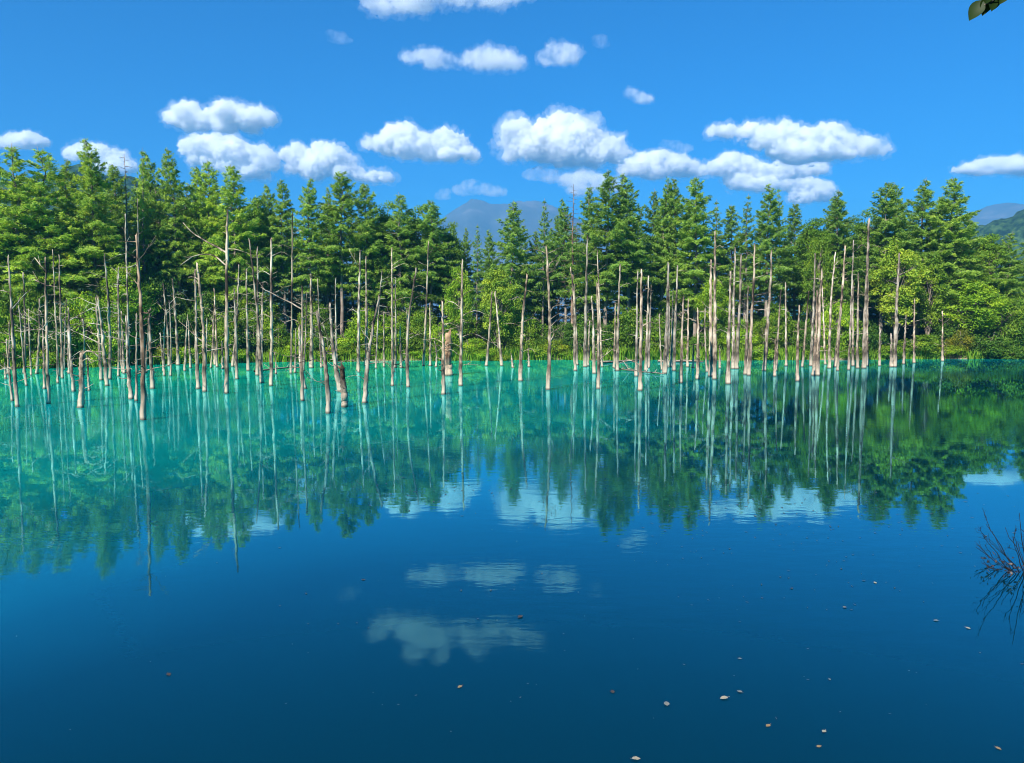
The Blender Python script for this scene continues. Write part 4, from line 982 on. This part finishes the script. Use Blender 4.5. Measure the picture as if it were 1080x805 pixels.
FL = [(703, 743, 1.1, GREY, 'grey curled leaf floating left of the brightest cream leaf'), (763.5, 737, 1.15, CREAM, 'brightest cream leaf floating on the dark water, lower right'), (780, 730, .8, GREY, 'small grey leaf floating just right of the brightest cream leaf'),
      (810, 766, .8, TAN, 'tan leaf floating below and right of the brightest cream leaf'), (869, 772, .75, CREAM, 'small cream leaf, upper of two floating close together'), (864, 788, .7, TAN, 'small tan leaf, lower of two floating close together'),
      (671, 801, 1.0, CREAM, 'pale leaf floating at the bottom edge of the photo'), (1053, 790, .7, TAN, 'lone tan leaf floating near the bottom right corner'), (646, 730, .9, BROWN, 'dark sunken leaf left of the grey curled leaf'),
      (923, 615, .75, CREAM, 'pale leaf floating left of the dark twigs'), (891, 641, .6, TAN, 'tan leaf floating below the pale leaf by the dark twigs'), (987, 655, .7, GREY, 'grey leaf floating below and left of the dark twigs'),
      (1021, 663, .7, CREAM, 'cream leaf floating directly below the dark twigs'), (780, 695, .6, GREY, 'small grey leaf alone above the brightest cream leaf'), (835, 621, .6, BROWN, 'small brown leaf alone in the blue, far left of the dark twigs'),
      (549, 651, 1.0, BROWN, 'brown leaf floating at the reflected cloud in mid water'), (485, 725, .8, TAN, 'tan leaf floating below the reflected cloud'), (178, 712, .9, BROWN, 'lone brown leaf floating on the left dark water'),
      (383, 612, .7, BROWN, 'brown leaf floating above and left of the reflected cloud'), (875, 717, .5, GREY, 'tiny grey leaf between the brightest cream leaf and the right edge')]
rng = random.Random(3)
for i, (px, py, s, c, lab) in enumerate(FL):
    p = on_z(px, py)
    o = link('floating_leaf', LMS[i % 5]); o.location = (p.x, p.y, .003); o.rotation_euler = (0, 0, rng.random() * 6.28); s *= .85 if py > 690 else 1.0; o.scale = (s, s, s); o.color = c
    tag(o, lab, 'leaf', 'fallen leaves floating on the pond')
def specks():
    r = np.random.default_rng(8); Cs = []
    for k in range(420):
        if k < 240: px, py = r.normal(840, 110), 515 + r.gamma(1.6, 26)
        elif k < 330: px, py = r.normal(480, 60), r.normal(515, 16)
        else: px, py = r.uniform(0, 1080), r.uniform(480, 800)
        p = on_z(px, py); Cs.append((p.x, p.y, .006))
    C = np.array(Cs); n = len(C); a = r.uniform(0, 6.28, n)
    V, Q = leaf_quads(C, np.stack([np.cos(a), np.sin(a), 0 * a], 1), np.tile([0, 0, 1.0], (n, 1)), r.uniform(.02, .075, n) * np.clip(C[:, 1] / 9, .5, 1.7) * r.uniform(.3, 1, n), r.uniform(.010, .024, n) * np.clip(C[:, 1] / 9, .5, 1.7))
    o = link('debris', mesh_np('debris', V, Q, M_FLOAT)); o.color = (.05, .045, .04, 1)
    tag(o, 'scattered dark specks of leaf litter drifting on the water', 'debris', kind='stuff')
specks()

# ------------------------------------------------------------------ near bank: bare twig bush on the right, leafy spray overhead
def twig_bush():
    """drowned bush standing in the shallows, its bare branches fanning out low over the water"""
    rg = random.Random(12)
    b = on_z(1094, 604); bx, by = b.x, b.y
    root = empty('twig_bush', (bx, by, 0))
    o = Vector((bx, by, 0))
    def fork(mb, pts, r, depth):
        for k in range(rg.randint(2, 4)):
            i = rg.randint(1, len(pts) - 2); p = pts[i].lerp(pts[i + 1], rg.random())
            d = (pts[i + 1] - pts[i]).normalized()
            L = (pts[-1] - pts[0]).length * rg.uniform(.22, .48)
            e = (d + Vector((rg.uniform(-.3, .3), rg.uniform(-.5, .5), rg.uniform(-.75, .75)))).normalized()
            q = [p, p + e * L * .35 + Vector((0, 0, rg.uniform(-.02, .02))), p + e * L * .7 + Vector((rg.uniform(-.03, .03), 0, rg.uniform(-.03, .03))), p + e * L]
            for v in q: v.z = max(v.z, .012)
            mb.tube(q, [r, r * .8, r * .6, r * .4], 4, rng=rg)
            if depth: fork(mb, q, r * .65, depth - 1)
    for tx, ty in [(1040, 553), (1029, 577), (1037, 566), (1075, 541), (1060, 556), (1046, 588), (1068, 566), (1052, 572), (1036, 594), (1084, 548), (1058, 590)]:
        t = at_y(tx, ty, by + rg.uniform(-.7, .7)) - o; t.z = max(t.z, .03)
        st = Vector((rg.uniform(-.12, .12), rg.uniform(-.12, .12), -.35))
        c = st.lerp(t, .45) + Vector((rg.uniform(-.05, .05), 0, .02))
        pts = []
        for i in range(8):
            u = i / 7; p = st * (1 - u) ** 2 + c * 2 * u * (1 - u) + t * u * u
            pts.append(p + Vector((rg.uniform(-1, 1), rg.uniform(-1, 1), rg.uniform(-1, 1))) * (.016 if 0 < i < 7 else 0))
        mb = MB(); mb.tube(pts, [.0105 * (1 - .70 * i / 7) for i in range(8)], 5, rng=rg)
        fork(mb, pts[2:], .0048, 1)
        link('branch', mb.mesh('bush_branch', M_TWIG), parent=root)
    # a few dead leaves still caught in the middle
    Vs, Qs, r = [], [], np.random.default_rng(5)
    C = np.array(at_y(1064, 597, by - .1) - o)[None] + r.normal(0, 1, (60, 3)) * np.array([.17, .2, .05]); C[:, 2] = np.maximum(C[:, 2], .02)
    V, Q = leaf_quads(C, r.normal(0, 1, (60, 3)), r.normal(0, 1, (60, 3)), r.uniform(.04, .08, 60), r.uniform(.02, .04, 60))
    lf = link('leaves', mesh_np('dead_leaves', V, Q, M_FLOAT), parent=root); lf.color = (.035, .018, .012, 1)
    tag(root, 'bare dark twiggy bush reaching over the water at the right edge', 'bush')
twig_bush()

def overhang():
    rg = random.Random(21); r = np.random.default_rng(21)
    bx, by = 5.2, 1.2; z0 = gz(bx, by)
    root = empty('overhanging_tree', (bx, by, z0)); o = Vector((bx, by, z0))
    mb = MB(); tp = [Vector((0, 0, -.3)), Vector((-.05, .05, 1.6)), Vector((.05, .1, 3.0)), Vector((.2, .1, 4.6)), Vector((.3, 0, 6.2))]
    mb.tube(tp, [.16, .13, .11, .08, .04], 9, rng=rg)
    link('trunk', mb.mesh('tree_trunk', M_BARK), parent=root)
    tip = at_y(1024, 14, 3.0) - o
    base = Vector((.1, .1, 3.3))
    bb = MB(); mid = base.lerp(tip, .5) + Vector((0, 0, .55)); q2 = base.lerp(tip, .8) + Vector((0, 0, .36))
    bb.tube([base, mid, q2, tip + Vector((.05, 0, .03))], [.05, .03, .012, .003], 6, rng=rg)
    br = link('branch', bb.mesh('tree_branch', M_BARK), parent=root)
    def leaf(p, d, L, w):
        d = Vector(d).normalized(); up = Vector((rg.uniform(-.3, .3), -1, rg.uniform(.1, .7))); s = d.cross(up).normalized(); nn = s.cross(d)
        V = []; F = []
        for i in range(9):
            t = i / 8; ww = w * math.sin(math.pi * min(1, t ** .75)) * (1 - .15 * t)
            c = Vector(p) + d * (L * t) - nn * (.10 * L * math.sin(t * 3)); V += [c - s * ww + nn * ww * .3, c, c + s * ww + nn * ww * .3]
        for i in range(8): F += [(i * 3, i * 3 + 3, i * 3 + 4, i * 3 + 1), (i * 3 + 1, i * 3 + 4, i * 3 + 5, i * 3 + 2)]
        l = link('leaf', mesh_np('leaf', V, F, M_LEAF, np.full(len(V), rg.uniform(.2, .55)), smooth=True), parent=br); l.color = (.18, .20, .24, 1)
    # leaves at the visible tip, then back along the branch
    k = 3.0 / F_PX
    for px, py, tx_, ty_, L in [(1036, 0, 1022, 22, 26), (1044, -4, 1036, 17, 23), (1050, -6, 1046, 12, 20), (1055, -6, 1049, 10, 16), (1063, -10, 1054, 5, 18), (1050, -14, 1040, 4, 18)]:
        a = at_y(px, py, 3.0 + rg.uniform(-.03, .03)) - o; b = at_y(tx_, ty_, 3.0 + rg.uniform(-.05, .05)) - o
        leaf(a, b - a, (b - a).length, L * k * .30)
    for q in range(26):
        u = rg.uniform(.45, .88); p = (mid.lerp(q2, (u - .5) / .3) if u > .5 else base.lerp(mid, u * 2)); p = p + Vector((rg.uniform(-.15, .2), rg.uniform(-.15, .15), rg.uniform(0, .2)))
        leaf(p, (rg.uniform(-1, 1), rg.uniform(-1, 1), rg.uniform(-.8, .2)), .09, .027)
    tag(root, 'tree whose dark green leaf spray hangs into the top right corner', 'tree')
overhang()
